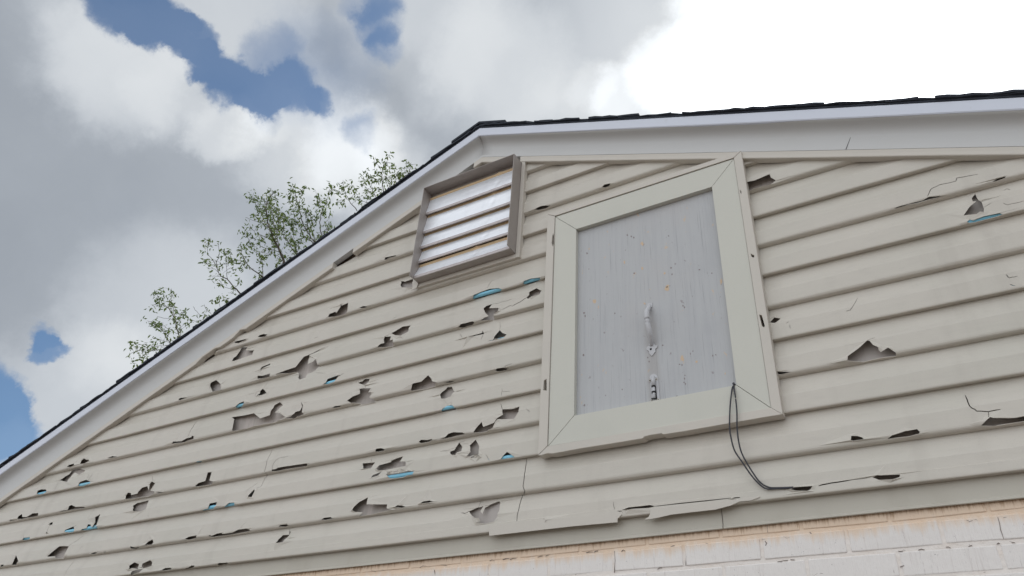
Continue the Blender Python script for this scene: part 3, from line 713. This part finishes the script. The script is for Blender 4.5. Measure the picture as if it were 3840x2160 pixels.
# slats
PIT = .0835
def slat(zb, h, sill=False):
    bm = bmesh.new(); x0, x1 = VX0+T+.001, VX1-T-.001; n = 24; rnd = random.Random(int(zb*1000)); rows = []
    yb, yt = (-.038, -.022) if not sill else (-.0505, -.024)
    for i in range(n+1):
        x = x0+(x1-x0)*i/n; q = rnd.uniform(-1, 1)*.0007
        dent = .0045*math.exp(-((x-(x0+.32+.1*math.sin(zb*77)))/.012)**2)
        sag = .0015*math.sin(3.1*(x-x0)/(x1-x0))
        pr = [(yb+.004, zb-.0085-sag, 2), (yb-.001, zb-.009-sag, 2), (yb-.003, zb-.002+q-sag, 2), (yb-.001, zb+.001+q-sag, 0),
              (yb+(yt-yb)*.5-.001+dent*.3, zb+h*.40, 0), (yt-.0015, zb+h-.0125, 1), (yt-dent, zb+h-.004+dent*.4, 1), (yt-.003-dent, zb+h+.001, 2), (yt+.002, zb+h+.003, 2)]
        rows.append([(bm.verts.new((x, y, z)), k) for y, z, k in pr])
    for r0, r1 in zip(rows, rows[1:]):
        for j in range(len(r0)-1):
            f = bm.faces.new((r0[j][0], r0[j+1][0], r1[j+1][0], r1[j][0])); f.material_index = r0[j][1]; f.smooth = False
    o = hp('sill' if sill else 'slat', bm, [M['slat'], M['tan'], M['hem']], vent, solid=.0012)
    return o
for zb_, zt_ in ((3.786, 3.884), (3.677, 3.779), (3.592, 3.673), (3.512, 3.586)): slat(zb_, zt_-zb_)
slat(3.424, .074, True)
# J channel round the vent
bm = bmesh.new(); box(bm, VX1+.001, VX1+.019, -.014, .012, VZ0-.022, VZ1+.018); hp('trim_channel', bm, M['trim'], bevel=.001)
bm = bmesh.new(); prism(bm, [(VX0-.010, VZ0-.020), (VX1, VZ0-.022), (VX1, VZ0-.002), (VX0-.010, VZ0-.002)], -.0135, .012); hp('trim_channel', bm, M['trim'], bevel=.001)
bm = bmesh.new()
prism(bm, [at(x, y, -.02) for x, y in [S('b6', p) for p in [(1590,1365),(1632,1400),(1615,1445),(1560,1475),(1575,1440)]]], -.02, -.0175); hp('torn_channel_end', bm, M['trim'])

# ---- attic hatch
def mitre(bm, o, i, side, y0, y1, holes=(), g=.0008):
    (ox0, ox1, oz0, oz1), (ix0, ix1, iz0, iz1) = o, i
    P = {'top': [(ox0+g, oz1), (ox1-g, oz1), (ix1-g, iz1), (ix0+g, iz1)], 'bottom': [(ox0+g, oz0), (ix0+g, iz0), (ix1-g, iz0), (ox1-g, oz0)],
         'left': [(ox0, oz0+g), (ox0, oz1-g), (ix0, iz1-g), (ix0, iz0+g)], 'right': [(ox1, oz0+g), (ix1, iz0+g), (ix1, iz1-g), (ox1, oz1-g)]}
    if side == 'bottom' and o[2] == OUT[2]:
        rj = random.Random(4); e = []
        for a, b in [((1.0), 0), (.985, -.001), (.955, .002), (.93, -.002), (.80, 0), (.62, -.001), (.532, -.001), (.529, .0035), (.50, .0055), (.455, .005), (.448, .0005), (.36, -.001), (.2, .0005), (.05, 0), (0, 0)]:
            e.append((o[0]+g+(o[1]-o[0]-2*g)*(1-a), oz0-b*-1))
        P = e+[(ix1-g, iz0), (ix0+g, iz0)]
    else: P = P[side]
    plate(bm, P, list(holes), y0, y1-y0)
OUT = (-1.1650, -.3795, 2.5300, 3.553); MID = (-1.1315, -.4080, 2.5560, 3.5320); INN = (-1.0365, -.4985, 2.6490, 3.4340)
bm = bmesh.new(); box(bm, INN[0]-.03, INN[1]+.03, .0005, .012, INN[2]-.03, INN[3]+.03)
hatch = hp('attic_hatch', bm, M['panel']); hatch['label'] = 'grey painted wooden attic hatch panel with pull handle and bolt'
for sd in ('top', 'bottom', 'left', 'right'):
    bm = bmesh.new(); mitre(bm, (MID[0]+.0015, MID[1]-.0015, MID[2]+.0015, MID[3]-.0015), INN, sd, -.0190, 0.0)
    hp('casing_board', bm, M['casing'], hatch, bevel=.001)
def hs(t, pts, Y=-.02): return [at(*S(t, p), Y) for p in pts]
TH = {'left': [hs('b7', [(400,1000),(408,930),(415,905),(424,935),(420,1010),(412,1035)]), hs('r3', [(318,1030),(325,935),(352,918),(352,1035)])],
      'right': [hs('c4', [(70,900),(84,903),(100,960),(98,968),(85,962)]), hs('c4', [(22,570),(40,578),(40,590),(26,586)]), hs('b7', [(2296,465),(2308,480),(2310,505),(2302,495)])],
      'top': [hs('b7', [(560,622),(735,562),(738,572),(720,605),(590,655),(572,650)])], 'bottom': []}
for sd in ('top', 'bottom', 'left', 'right'):
    bm = bmesh.new(); mitre(bm, OUT, MID, sd, -.0230, .0120, TH[sd] if sd in TH else ())
    for q in bm.verts:      # slightly beaten channel
        q.co.z += .0022*mn.noise(Vector((q.co.x*7, 1, q.co.z*3))) if sd in ('top', 'bottom') else 0
        q.co.x += .0015*mn.noise(Vector((q.co.x*3, 2, q.co.z*6)))
    hp('trim_channel', bm, M['trim'], hatch, bevel=.0012)
# patches where the paint has come off the wood
M['bare'] = Mat('bare_wood', (.60, .46, .33), .85).m; M['chip'] = Mat('chipped_paint', (.27, .235, .235), .85).m
bm = bmesh.new(); rc = random.Random(5)
def chip(t, p, w, h, mi):
    c = S(t, p); n = 9
    pts = [(c[0]+w*.37*math.cos(a)*rc.uniform(.5, 1.15), c[1]+h*.37*math.sin(a)*rc.uniform(.5, 1.15)) for a in [2*math.pi*i/n for i in range(n)]]
    bm = bmesh.new(); prism(bm, [at(x, y, .0002) for x, y in pts], .0002, .0009)
    hp(('bare_patch', 'paint_chip')[mi], bm, M[('bare', 'chip')[mi]], hatch)
for t, p, w, h in (('b7',(1310,1000),16,24),('b7',(1310,1255),16,18),('b7',(1130,1190),12,22),('b7',(775,1055),9,12),('b7',(1535,1300),12,14),('b7',(2105,1385),14,34),('b7',(1565,1430),22,16),
                   ('r3',(828,135),18,30),('r3',(1335,156),14,10),('r3',(1560,8),30,22),('r3',(1715,708),22,34),('r3',(1855,742),18,18),('r3',(870,190),6,14),('r3',(2145,860),6,14)): chip(t, p, w, h, 0)
for t, p in (('b7',(1160,915)),('b7',(1200,930)),('b7',(1225,942)),('b7',(755,1100)),('b7',(1610,1310)),('b7',(1575,925)),('b7',(1600,1245)),('b7',(1885,1265)),('b7',(2010,1300)),('b7',(1230,1300)),('r3',(1720,180)),('r3',(1735,195)),('r3',(1515,575)),('r3',(1820,635)),('r3',(1795,660)),
              ('r3',(1740,880)),('r3',(1735,910)),('r3',(1730,950)),('r3',(1745,965)),('r3',(1688,768)),('r3',(1710,772)),('r3',(735,280)),('r3',(725,250)),('r3',(2050,672)),('r3',(2020,680)),('r3',(730,1180)),('r3',(1110,1020)),('r3',(1035,255)),('r3',(1380,740)),('r3',(1365,700)),('r3',(1660,1090)),('r3',(720,672))): chip(t, p, rc.uniform(6, 12), rc.uniform(8, 16), 1)
# pull handle
def A(x, y, Y=0.0): return at(x, y, Y)
bm = bmesh.new(); F0 = -.0015
px = lambda q: (2300+q[0]*.3036, 1100+q[1]*.3036)
prism(bm, [A(*px(q), F0) for q in [(418,128),(478,118),(482,165),(455,185),(410,165)]], F0-.001, .0005)
prism(bm, [A(*px(q), F0) for q in [(440,618),(470,612),(500,620),(520,645),(548,640),(545,670),(520,690),(520,725),(500,745),(478,778),(450,752),(438,715),(415,705),(408,680),(425,655),(440,650)]], F0-.0015, .0005)
def W3(q, Y): x, z = A(*px(q), Y); return (x, Y, z)
hpts = catmull([W3((445,150), -.001), W3((432,190), -.014), W3((412,235), -.030), W3((418,330), -.036), W3((440,450), -.033), W3((462,560), -.018), W3((470,640), -.002)], 6)
tube(bm, hpts, [.0065+.0028*math.sin(i/(len(hpts)-1)*math.pi) for i in range(len(hpts))], 10)
tube(bm, [W3((436,150), -.003), W3((436,150), -.0045)], .004, 10, 1); tube(bm, [W3((464,690), -.003), W3((464,690), -.0045)], .004, 10, 1)
hp('pull_handle', bm, [M['hard'], M['dark']], hatch, bevel=.0008)
# slide bolt
bm = bmesh.new()
arc = [(500+50*math.cos(math.radians(t)), 1045+50*-math.sin(math.radians(t))) for t in range(0, 181, 20)]
prism(bm, [A(*px(q), F0) for q in arc+[(455,1120),(480,1325),(575,1322),(552,1045)]], F0-.001, .0005)
tube(bm, [W3((490,1025), -.008), W3((495,1145), -.008)], .0068, 12); tube(bm, [W3((497,1145), -.0075), W3((505,1330), -.0075)], .0050, 10)
tube(bm, [W3((497,1143), -.0078), W3((498,1158), -.0078)], .0071, 12, 1); tube(bm, [W3((500,1215), -.006), W3((501,1235), -.0062)], .0075, 10, 1)
prism(bm, [A(*px(q), F0) for q in [(490,1316),(540,1312),(540,1326),(490,1330)]], -.016, -.012, 1)
tube(bm, [W3((520,1160), -.003), W3((535,1320), -.003)], .0022, 6, 1)
for q in ((453,1077), (528,1060), (477,1328), (554,1314)):
    tube(bm, [W3(q, -.002), W3(q, -.0055)], .0048, 12, 2); tube(bm, [W3(q, -.0050), W3(q, -.0062)], .0018, 8, 1)
hp('slide_bolt', bm, [M['hard'], M['dark'], M['screw']], hatch)

# ---- brick wall and body of the house
bm = bmesh.new(); rnd = random.Random(11)
CZ, BL = .0655, .2155; zt = 2.2150
for r in range(-1, 32):
    z1 = zt-r*CZ; z0 = z1-CZ+.0095; offs = (-.924 if r % 2 == 0 else -.816)
    i = -24
    while True:
        x0 = offs+i*BL; i += 1
        if x0 > 2.6: break
        if x0 < -5.9: continue
        x1 = x0+BL-.0085; j = lambda a=.0014: rnd.uniform(-a, a); y = .0310+j(.0012)
        zz1 = z1-.0012+j(.001)
        f = [bm.verts.new(p) for p in ((x0+j(), y, z0+j()), (x1+j(), y+j(.001), z0+j()), (x1+j(), y+j(.001), zz1+j()), (x0+j(), y, zz1+j()))]
        g = [bm.verts.new((v.co.x+sx*.002, .052, v.co.z+sz*.002)) for v, sx, sz in zip(f, (-1, 1, 1, -1), (-1, -1, 1, 1))]
        bm.faces.new(f)
        for a in range(4): bm.faces.new((f[a], g[a], g[(a+1) % 4], f[(a+1) % 4]))
bmesh.ops.recalc_face_normals(bm, faces=bm.faces)
brick = hp('brick_wall', bm, M['brick'], bevel=.0025)
# mortar sheet with tooled, slightly proud blobs
bm = bmesh.new(); nx_, nz_ = 420, 12
x0, x1, z0, z1 = -5.9, 2.6, .0, 2.26
zl = [0, .6, 1.2, 1.6]+[1.6+.66*i/60 for i in range(1, 61)]
g = [[bm.verts.new((x0+(x1-x0)*i/nx_, 0.0332+.0016*mn.noise(Vector((i*.31, z*55, 0))), z)) for z in zl] for i in range(nx_+1)]
for i in range(nx_):
    for k in range(len(zl)-1): bm.faces.new((g[i][k], g[i+1][k], g[i+1][k+1], g[i][k+1]))
hp('mortar_bed', bm, M['mortar'], brick)
# fine cracks along the paint skin of the joints
bm = bmesh.new(); rc = random.Random(9)
def hair(pts, w, Y=.0285):
    P = [at(x, y, Y) for x, y in pts]; q = slit(P, w*.7); bm = bmesh.new(); prism(bm, q, Y+.0017, Y+.006); hp('crack', bm, M['chip2'], brick)
for (xa, ya, xb, yb) in ((1180, 2160, 2300, 2060), (2300, 2066, 2880, 2020), (2880, 2020, 3780, 1938), (2300, 2146, 2600, 2120), (2880, 2105, 3840, 2030), (3040, 2155, 3400, 2120)):
    n = int((xb-xa)/26)
    for i in range(n):
        if rc.random() < .72: continue
        t0, t1 = (i+rc.random()*.3)/n, (i+.6+rc.random()*.5)/n
        hair([(xa+(xb-xa)*t+0, ya+(yb-ya)*t+rc.uniform(-3.5, 3.5)) for t in (t0, (t0+t1)/2, t1)], rc.uniform(.5, 1.5))
for pts, w in (([(3741,1938),(3748,1960),(3752,1985),(3764,2020)], 2.2), ([(2303,2066),(2306,2100),(2302,2146)], 1.8), ([(2570,2044),(2572,2085),(2570,2120)], 1.0), ([(2868,2028),(2874,2036),(2870,2046)], 4.5), ([(2876,1968),(2878,1996)], 1.6), ([(1626,2136),(1632,2160)], 1.6), ([(3036,1995),(3046,2005)], 5), ([(3318,2100),(3322,2112)], 3.5)): hair(pts, w)
# side and rear walls, attic body
bm = bmesh.new()
prism(bm, [(-5.9, 0), (2.75, 0), (2.75, 2.30), (XR, 4.10), (-5.9, 2.36)], .0602, HD)
hp('wall_core', bm, M['mortar'])
# ---- cord
cord = None
bm = bmesh.new()
c1 = [(2747,1452),(2741,1490),(2737,1540),(2736,1600),(2741,1640),(2755,1690),(2785,1735),(2812,1775),(2840,1808),(2872,1832),(2915,1832),(2965,1830),(2985,1829)]
c2 = [(2752,1452),(2758,1490),(2763,1540),(2764,1600),(2769,1650),(2780,1695),(2800,1735),(2825,1775),(2850,1808),(2882,1827),(2920,1829),(2975,1827)]
Ys = [-.022, -.03, -.032, -.031, -.029, -.024, -.019, -.014, -.010, -.008, -.006, -.004, .002]
for c in (c1, c2):
    p = []
    for i, q in enumerate(c):
        Y = Ys[min(i, 12)]; x, z = at(*q, Y); p.append((x, Y, z))
    if c is c1: p.insert(0, (p[0][0]+.004, -.012, p[0][2]+.006))
    else: p.insert(0, (p[0][0], -.012, p[0][2]+.006))
    tube(bm, catmull(p, 6), .0022, 8)
tube(bm, [(-.5045, -.016, 2.652), (-.5045, -.026, 2.652)], .004, 8)
c = bm
cord = finish('cord', c, M['cord']); cord['label'] = 'thin dark doubled cord looping down from the hatch corner to the lowest siding edge'; cord['category'] = 'cord'

# ------------------------------------------------------------------ tree behind the house
TD = 16.0
def T(x, y, dd=0.0): return far(x, y, TD+dd)
base = Vector((-11.6, 8.3, 0))
tree = empty('tree', base, 'tall spring tree with thin bare limbs and young green leaves behind the roof', 'tree')
# limbs seen above the roof: polylines from the roof edge up (source pixels)
G6 = lambda p: (900+p[0]*.345, 540+p[1]*.345)
G1 = lambda p: (400+p[0]*.345, 900+p[1]*.345)
LIMB = [
 (G1,[(800,1060),(760,970),(740,880),(700,780),(640,720),(590,650),(535,590)],.035,1),(G1,[(700,780),(650,720),(560,712),(490,705)],.014,1),(G1,[(770,990),(745,850),(725,740),(700,640),(705,530)],.022,1),(G1,[(800,1050),(800,920),(805,800),(850,790)],.018,1.2),
 (G1,[(770,1015),(700,985),(620,940),(560,915)],.014,1),(G1,[(715,870),(640,850),(550,830)],.008,.2),(G1,[(700,1130),(640,1050),(600,985),(530,920),(450,880)],.022,1.1),(G1,[(720,1125),(620,1095),(500,1065)],.01,.6),
 (G1,[(680,1140),(540,1160),(430,1140),(300,1125)],.014,.9),(G1,[(640,1190),(520,1195),(400,1185),(320,1215),(250,1240)],.018,1.2),(G1,[(560,1200),(440,1220),(370,1280),(315,1315)],.012,.9),
 (G1,[(1080,830),(1000,800),(940,720)],.008,.15),(G1,[(1140,800),(1090,760),(1060,700)],.008,.5),(G1,[(1060,860),(980,880),(910,880)],.008,1),(G1,[(1240,740),(1225,690),(1215,635)],.010,1),(G1,[(1340,690),(1310,650)],.008,1.3),(G1,[(1100,840),(1060,800)],.01,1.5),
 (G1,[(1460,590),(1380,510),(1310,430),(1230,380),(1190,270),(1220,180),(1210,30)],.04,.5),(G1,[(1190,270),(1130,200),(1090,120),(1110,0)],.018,1),(G1,[(1310,430),(1300,300),(1295,120)],.018,.9),(G1,[(1230,380),(1180,320),(1120,290),(1070,230)],.012,1),(G1,[(1250,400),(1150,390)],.01,.8),(G1,[(1380,525),(1270,510),(1225,430)],.012,.5),(G1,[(1300,300),(1330,240),(1350,130)],.012,1),(G1,[(1390,530),(1410,490),(1440,470)],.008,.5),(G1,[(1300,500),(1290,450)],.008,1),(G1,[(1190,270),(1280,260),(1360,230)],.01,.5),(G1,[(1340,570),(1370,580)],.008,1),(G1,[(1330,310),(1360,310)],.008,1.3),
 (G6,[(260,1449),(150,1370),(60,1280),(20,1200),(5,1130)],.035,1),(G6,[(250,1449),(240,1330),(230,1240),(150,1160),(90,1040),(60,970)],.02,1.1),(G6,[(60,1280),(40,1350)],.01,.6),(G6,[(130,1110),(30,1105)],.008,.6),(G6,[(200,1210),(260,1230)],.01,1.2),(G6,[(150,1360),(60,1340)],.01,.7),
 (G6,[(480,1300),(440,1180),(380,1060),(340,960),(300,850),(285,720),(310,600),(370,520)],.07,1.6),(G6,[(340,960),(260,820),(200,690),(120,575)],.03,1.5),(G6,[(380,1060),(370,900),(350,760),(320,640)],.03,1.9),(G6,[(440,1180),(400,1010),(420,880),(400,700)],.028,1.7),(G6,[(380,1060),(280,1010),(170,960),(110,900)],.02,1.4),
 (G6,[(440,1180),(300,1140),(190,1090)],.018,1.2),(G6,[(340,960),(240,860),(150,770)],.015,1.2),(G6,[(240,860),(130,825),(65,800)],.008,.2),(G6,[(470,1270),(380,1200),(280,1190),(200,1165)],.016,.9),(G6,[(480,1290),(420,1310),(395,1320)],.012,1.4),
 (G6,[(610,1200),(540,1090),(470,1000),(470,850),(430,760)],.03,1.8),(G6,[(540,1090),(590,980),(540,830)],.02,1.7),(G6,[(610,1200),(600,1080),(560,1010)],.018,1.3),(G6,[(630,1190),(640,1100),(650,1050)],.012,1.2),(G6,[(520,1240),(540,1240)],.01,1),
 (G6,[(810,1070),(740,960),(680,850),(640,700),(600,560),(570,450)],.04,1.3),(G6,[(640,700),(560,640),(515,550)],.016,1),(G6,[(640,690),(660,580),(690,490)],.014,.9),(G6,[(740,960),(720,800),(740,690)],.018,1.2),(G6,[(820,1060),(780,940),(780,830),(760,760)],.02,1.6),(G6,[(800,1080),(700,1000),(650,900),(600,820),(570,700)],.022,1.6),(G6,[(840,1050),(860,980),(850,1000)],.012,1.6),(G6,[(790,1060),(740,1020),(700,1020)],.01,1),
 (G6,[(885,1020),(872,880),(880,760),(930,650),(960,540),(995,440)],.03,.9),(G6,[(900,710),(860,650),(840,600),(870,580)],.014,1.6),(G6,[(960,560),(1010,500),(1040,495)],.01,1),(G6,[(885,900),(940,840),(975,765)],.012,.5),(G6,[(880,890),(950,880),(1000,870)],.01,.9),(G6,[(880,1010),(930,930),(960,940)],.012,1.3),(G6,[(880,750),(820,710)],.01,.9),
 (G6,[(1278,725),(1180,600),(1130,490),(1120,390)],.025,.8),(G6,[(1130,530),(1060,515)],.008,.1),(G6,[(1180,600),(1120,600),(1050,630)],.01,1),(G6,[(1150,540),(1200,500),(1215,465)],.012,1.2),(G6,[(1190,600),(1230,560),(1250,545)],.01,1.1),
 (G6,[(1400,640),(1340,620),(1300,570)],.012,1.3),(G6,[(1370,660),(1380,600),(1400,570)],.012,1.2),
 (G6,[(1475,572),(1430,480),(1380,410),(1335,375)],.022,1.1),(G6,[(1420,460),(1430,400),(1400,340)],.012,1.4),(G6,[(1430,490),(1380,480),(1340,440)],.01,.6),(G6,[(1440,510),(1400,520)],.01,1.1),
 (G6,[(1560,515),(1545,390),(1540,290),(1590,210),(1605,130)],.028,1.0),(G6,[(1540,290),(1500,230),(1485,200)],.014,1.1),(G6,[(1545,390),(1500,390),(1460,380)],.012,1.2),(G6,[(1550,430),(1520,490),(1495,500)],.012,1.2),(G6,[(1545,370),(1590,350),(1600,380)],.012,1.2),(G6,[(1540,320),(1490,310),(1455,320)],.008,.6),(G6,[(1590,210),(1615,250)],.008,1.2),
 (G6,[(1600,500),(1640,420),(1660,340)],.02,2.2),(G6,[(1640,490),(1690,400),(1700,350)],.018,2.2),(G6,[(1700,430),(1760,370),(1740,340)],.014,1.8),(G6,[(1790,360),(1840,300),(1860,220)],.018,1.9),(G6,[(1820,330),(1800,260)],.01,1),
]
bmb = bmesh.new(); bml = bmesh.new(); rnd = random.Random(21)
def leaf(p, size):
    d = Vector((rnd.gauss(0, 1), rnd.gauss(0, 1), rnd.gauss(-.9, .7))).normalized(); s = d.cross(Vector((rnd.gauss(0, 1), rnd.gauss(0, 1), rnd.gauss(0, 1)))).normalized()
    n = d.cross(s)*size*.12
    a = p; b = p+d*size*.45+s*size*.20+n; c_ = p+d*size; e = p+d*size*.45-s*size*.20+n
    bml.faces.new([bml.verts.new(q) for q in (a, b, c_, e)])
def cluster(p, n, spread):
    for _ in range(n):
        q = p+Vector((rnd.gauss(0, 1), rnd.gauss(0, 1), rnd.gauss(-.3, 1)))*spread; leaf(q, rnd.uniform(.06, .115))
hub = T(1000, 1500)
for fn, pts, rad, dens in LIMB:
    dd = rnd.uniform(-1.1, 1.1)*.5
    P = []
    for i, q in enumerate(pts):
        x, y = fn(q); P.append(T(x, y, dd+rnd.uniform(-.08, .08)*i))
    P = catmull(P, 4)
    P = [p+Vector((rnd.gauss(0, 1), rnd.gauss(0, 1), rnd.gauss(0, 1)))*.008 for p in P]
    n = len(P); tube(bmb, P, [max(.004, rad*.40*(1-.8*i/(n-1))) for i in range(n)], 5)
    L = sum((a-b).length for a, b in zip(P, P[1:])); cnt = int(L*dens*17)
    for _ in range(cnt):
        t = rnd.random()**.7; i = min(int(t*(n-1)), n-2); p = P[i].lerp(P[i+1], rnd.random())
        d = (P[i+1]-P[i]).normalized(); side = Vector((rnd.gauss(0, 1), rnd.gauss(0, 1), rnd.gauss(.2, 1))).normalized()
        ln = rnd.uniform(.03, .17)*min(1.3, .5+dens*.5); e = p+(d*.6+side).normalized()*ln
        if rnd.random() < .6: tube(bmb, [p, (p+e)/2+Vector((0, 0, .01)), e], [.0035, .003, .002], 3, cap=False)
        cluster(e, rnd.choice((2, 3, 4)), .026)
    cluster(P[-1], int(5*min(dens, 1.5)), .04)
# trunk and the hidden lower limbs
bmt = bmesh.new()
crotch = T(1090, 1800); 
trunk_pts = catmull([base, base+Vector((.1, 0, 2.2)), base.lerp(crotch, .6)+Vector((.1, 0, .2)), crotch], 5)
tube(bmt, trunk_pts, [.30-.15*i/(len(trunk_pts)-1) for i in range(len(trunk_pts))], 12)
for x, y, x2, y2, r_ in ((640, 1420, 620, 1310, .07), (690, 1400, 676, 1265, .07), (900, 1250, 903, 1102, .08), (990, 1300, 987, 1040, .07), (1060, 1200, 1066, 988, .12), (1120, 1100, 1112, 952, .07), (1180, 1050, 1180, 909, .07),
                     (1210, 1040, 1205, 890, .06), (1340, 950, 1341, 790, .05), (1410, 900, 1409, 737, .05), (1440, 880, 1438, 718, .05), (1480, 860, 1460, 705, .06)):
    a = T(x, y+60); b = T(x2, y2+6)
    q = [p+Vector((rnd.gauss(0, 1), rnd.gauss(0, 1), 0))*.05 for p in catmull([crotch-Vector((0, 0, .4)), crotch.lerp(a, .5)+Vector((rnd.uniform(-.4, .4), rnd.uniform(-.9, .9), -.2)), a, b], 5)]
    tube(bmb, q, [.09-(.09-r_*.35)*i/15 for i in range(16)], 6)
    for i in range(3, 12):          # leafy side shoots on the lower limbs
        for _ in range(3):
            d = Vector((rnd.gauss(0, 1), rnd.gauss(0, 1), rnd.gauss(.1, .5))).normalized(); ln = rnd.uniform(.3, .9)*(1 if i < 9 else .4)
            e = q[i]+d*ln; mid = q[i]+d*ln*.5+Vector((0, 0, -.03)); tube(bmb, [q[i], mid, e], [.012, .008, .004], 4, cap=False)
            for t in range(7): cluster(q[i].lerp(e, .3+.1*t), 5, .06)
for o_, n_, m_ in ((bmt, 'trunk', 'bark'), (bmb, 'limbs', 'bark'), (bml, 'crown', 'leaf')):
    o = finish(n_, o_, M[m_]); o.parent = tree; o.matrix_parent_inverse = Matrix.Translation(-base)

# ------------------------------------------------------------------ ground
bm = bmesh.new(); bm.faces.new([bm.verts.new(p) for p in ((-400, -400, 0), (400, -400, 0), (400, 400, 0), (-400, 400, 0))])
g = finish('ground', bm, M['ground']); g['kind'] = 'structure'
bpy.context.view_layer.update()
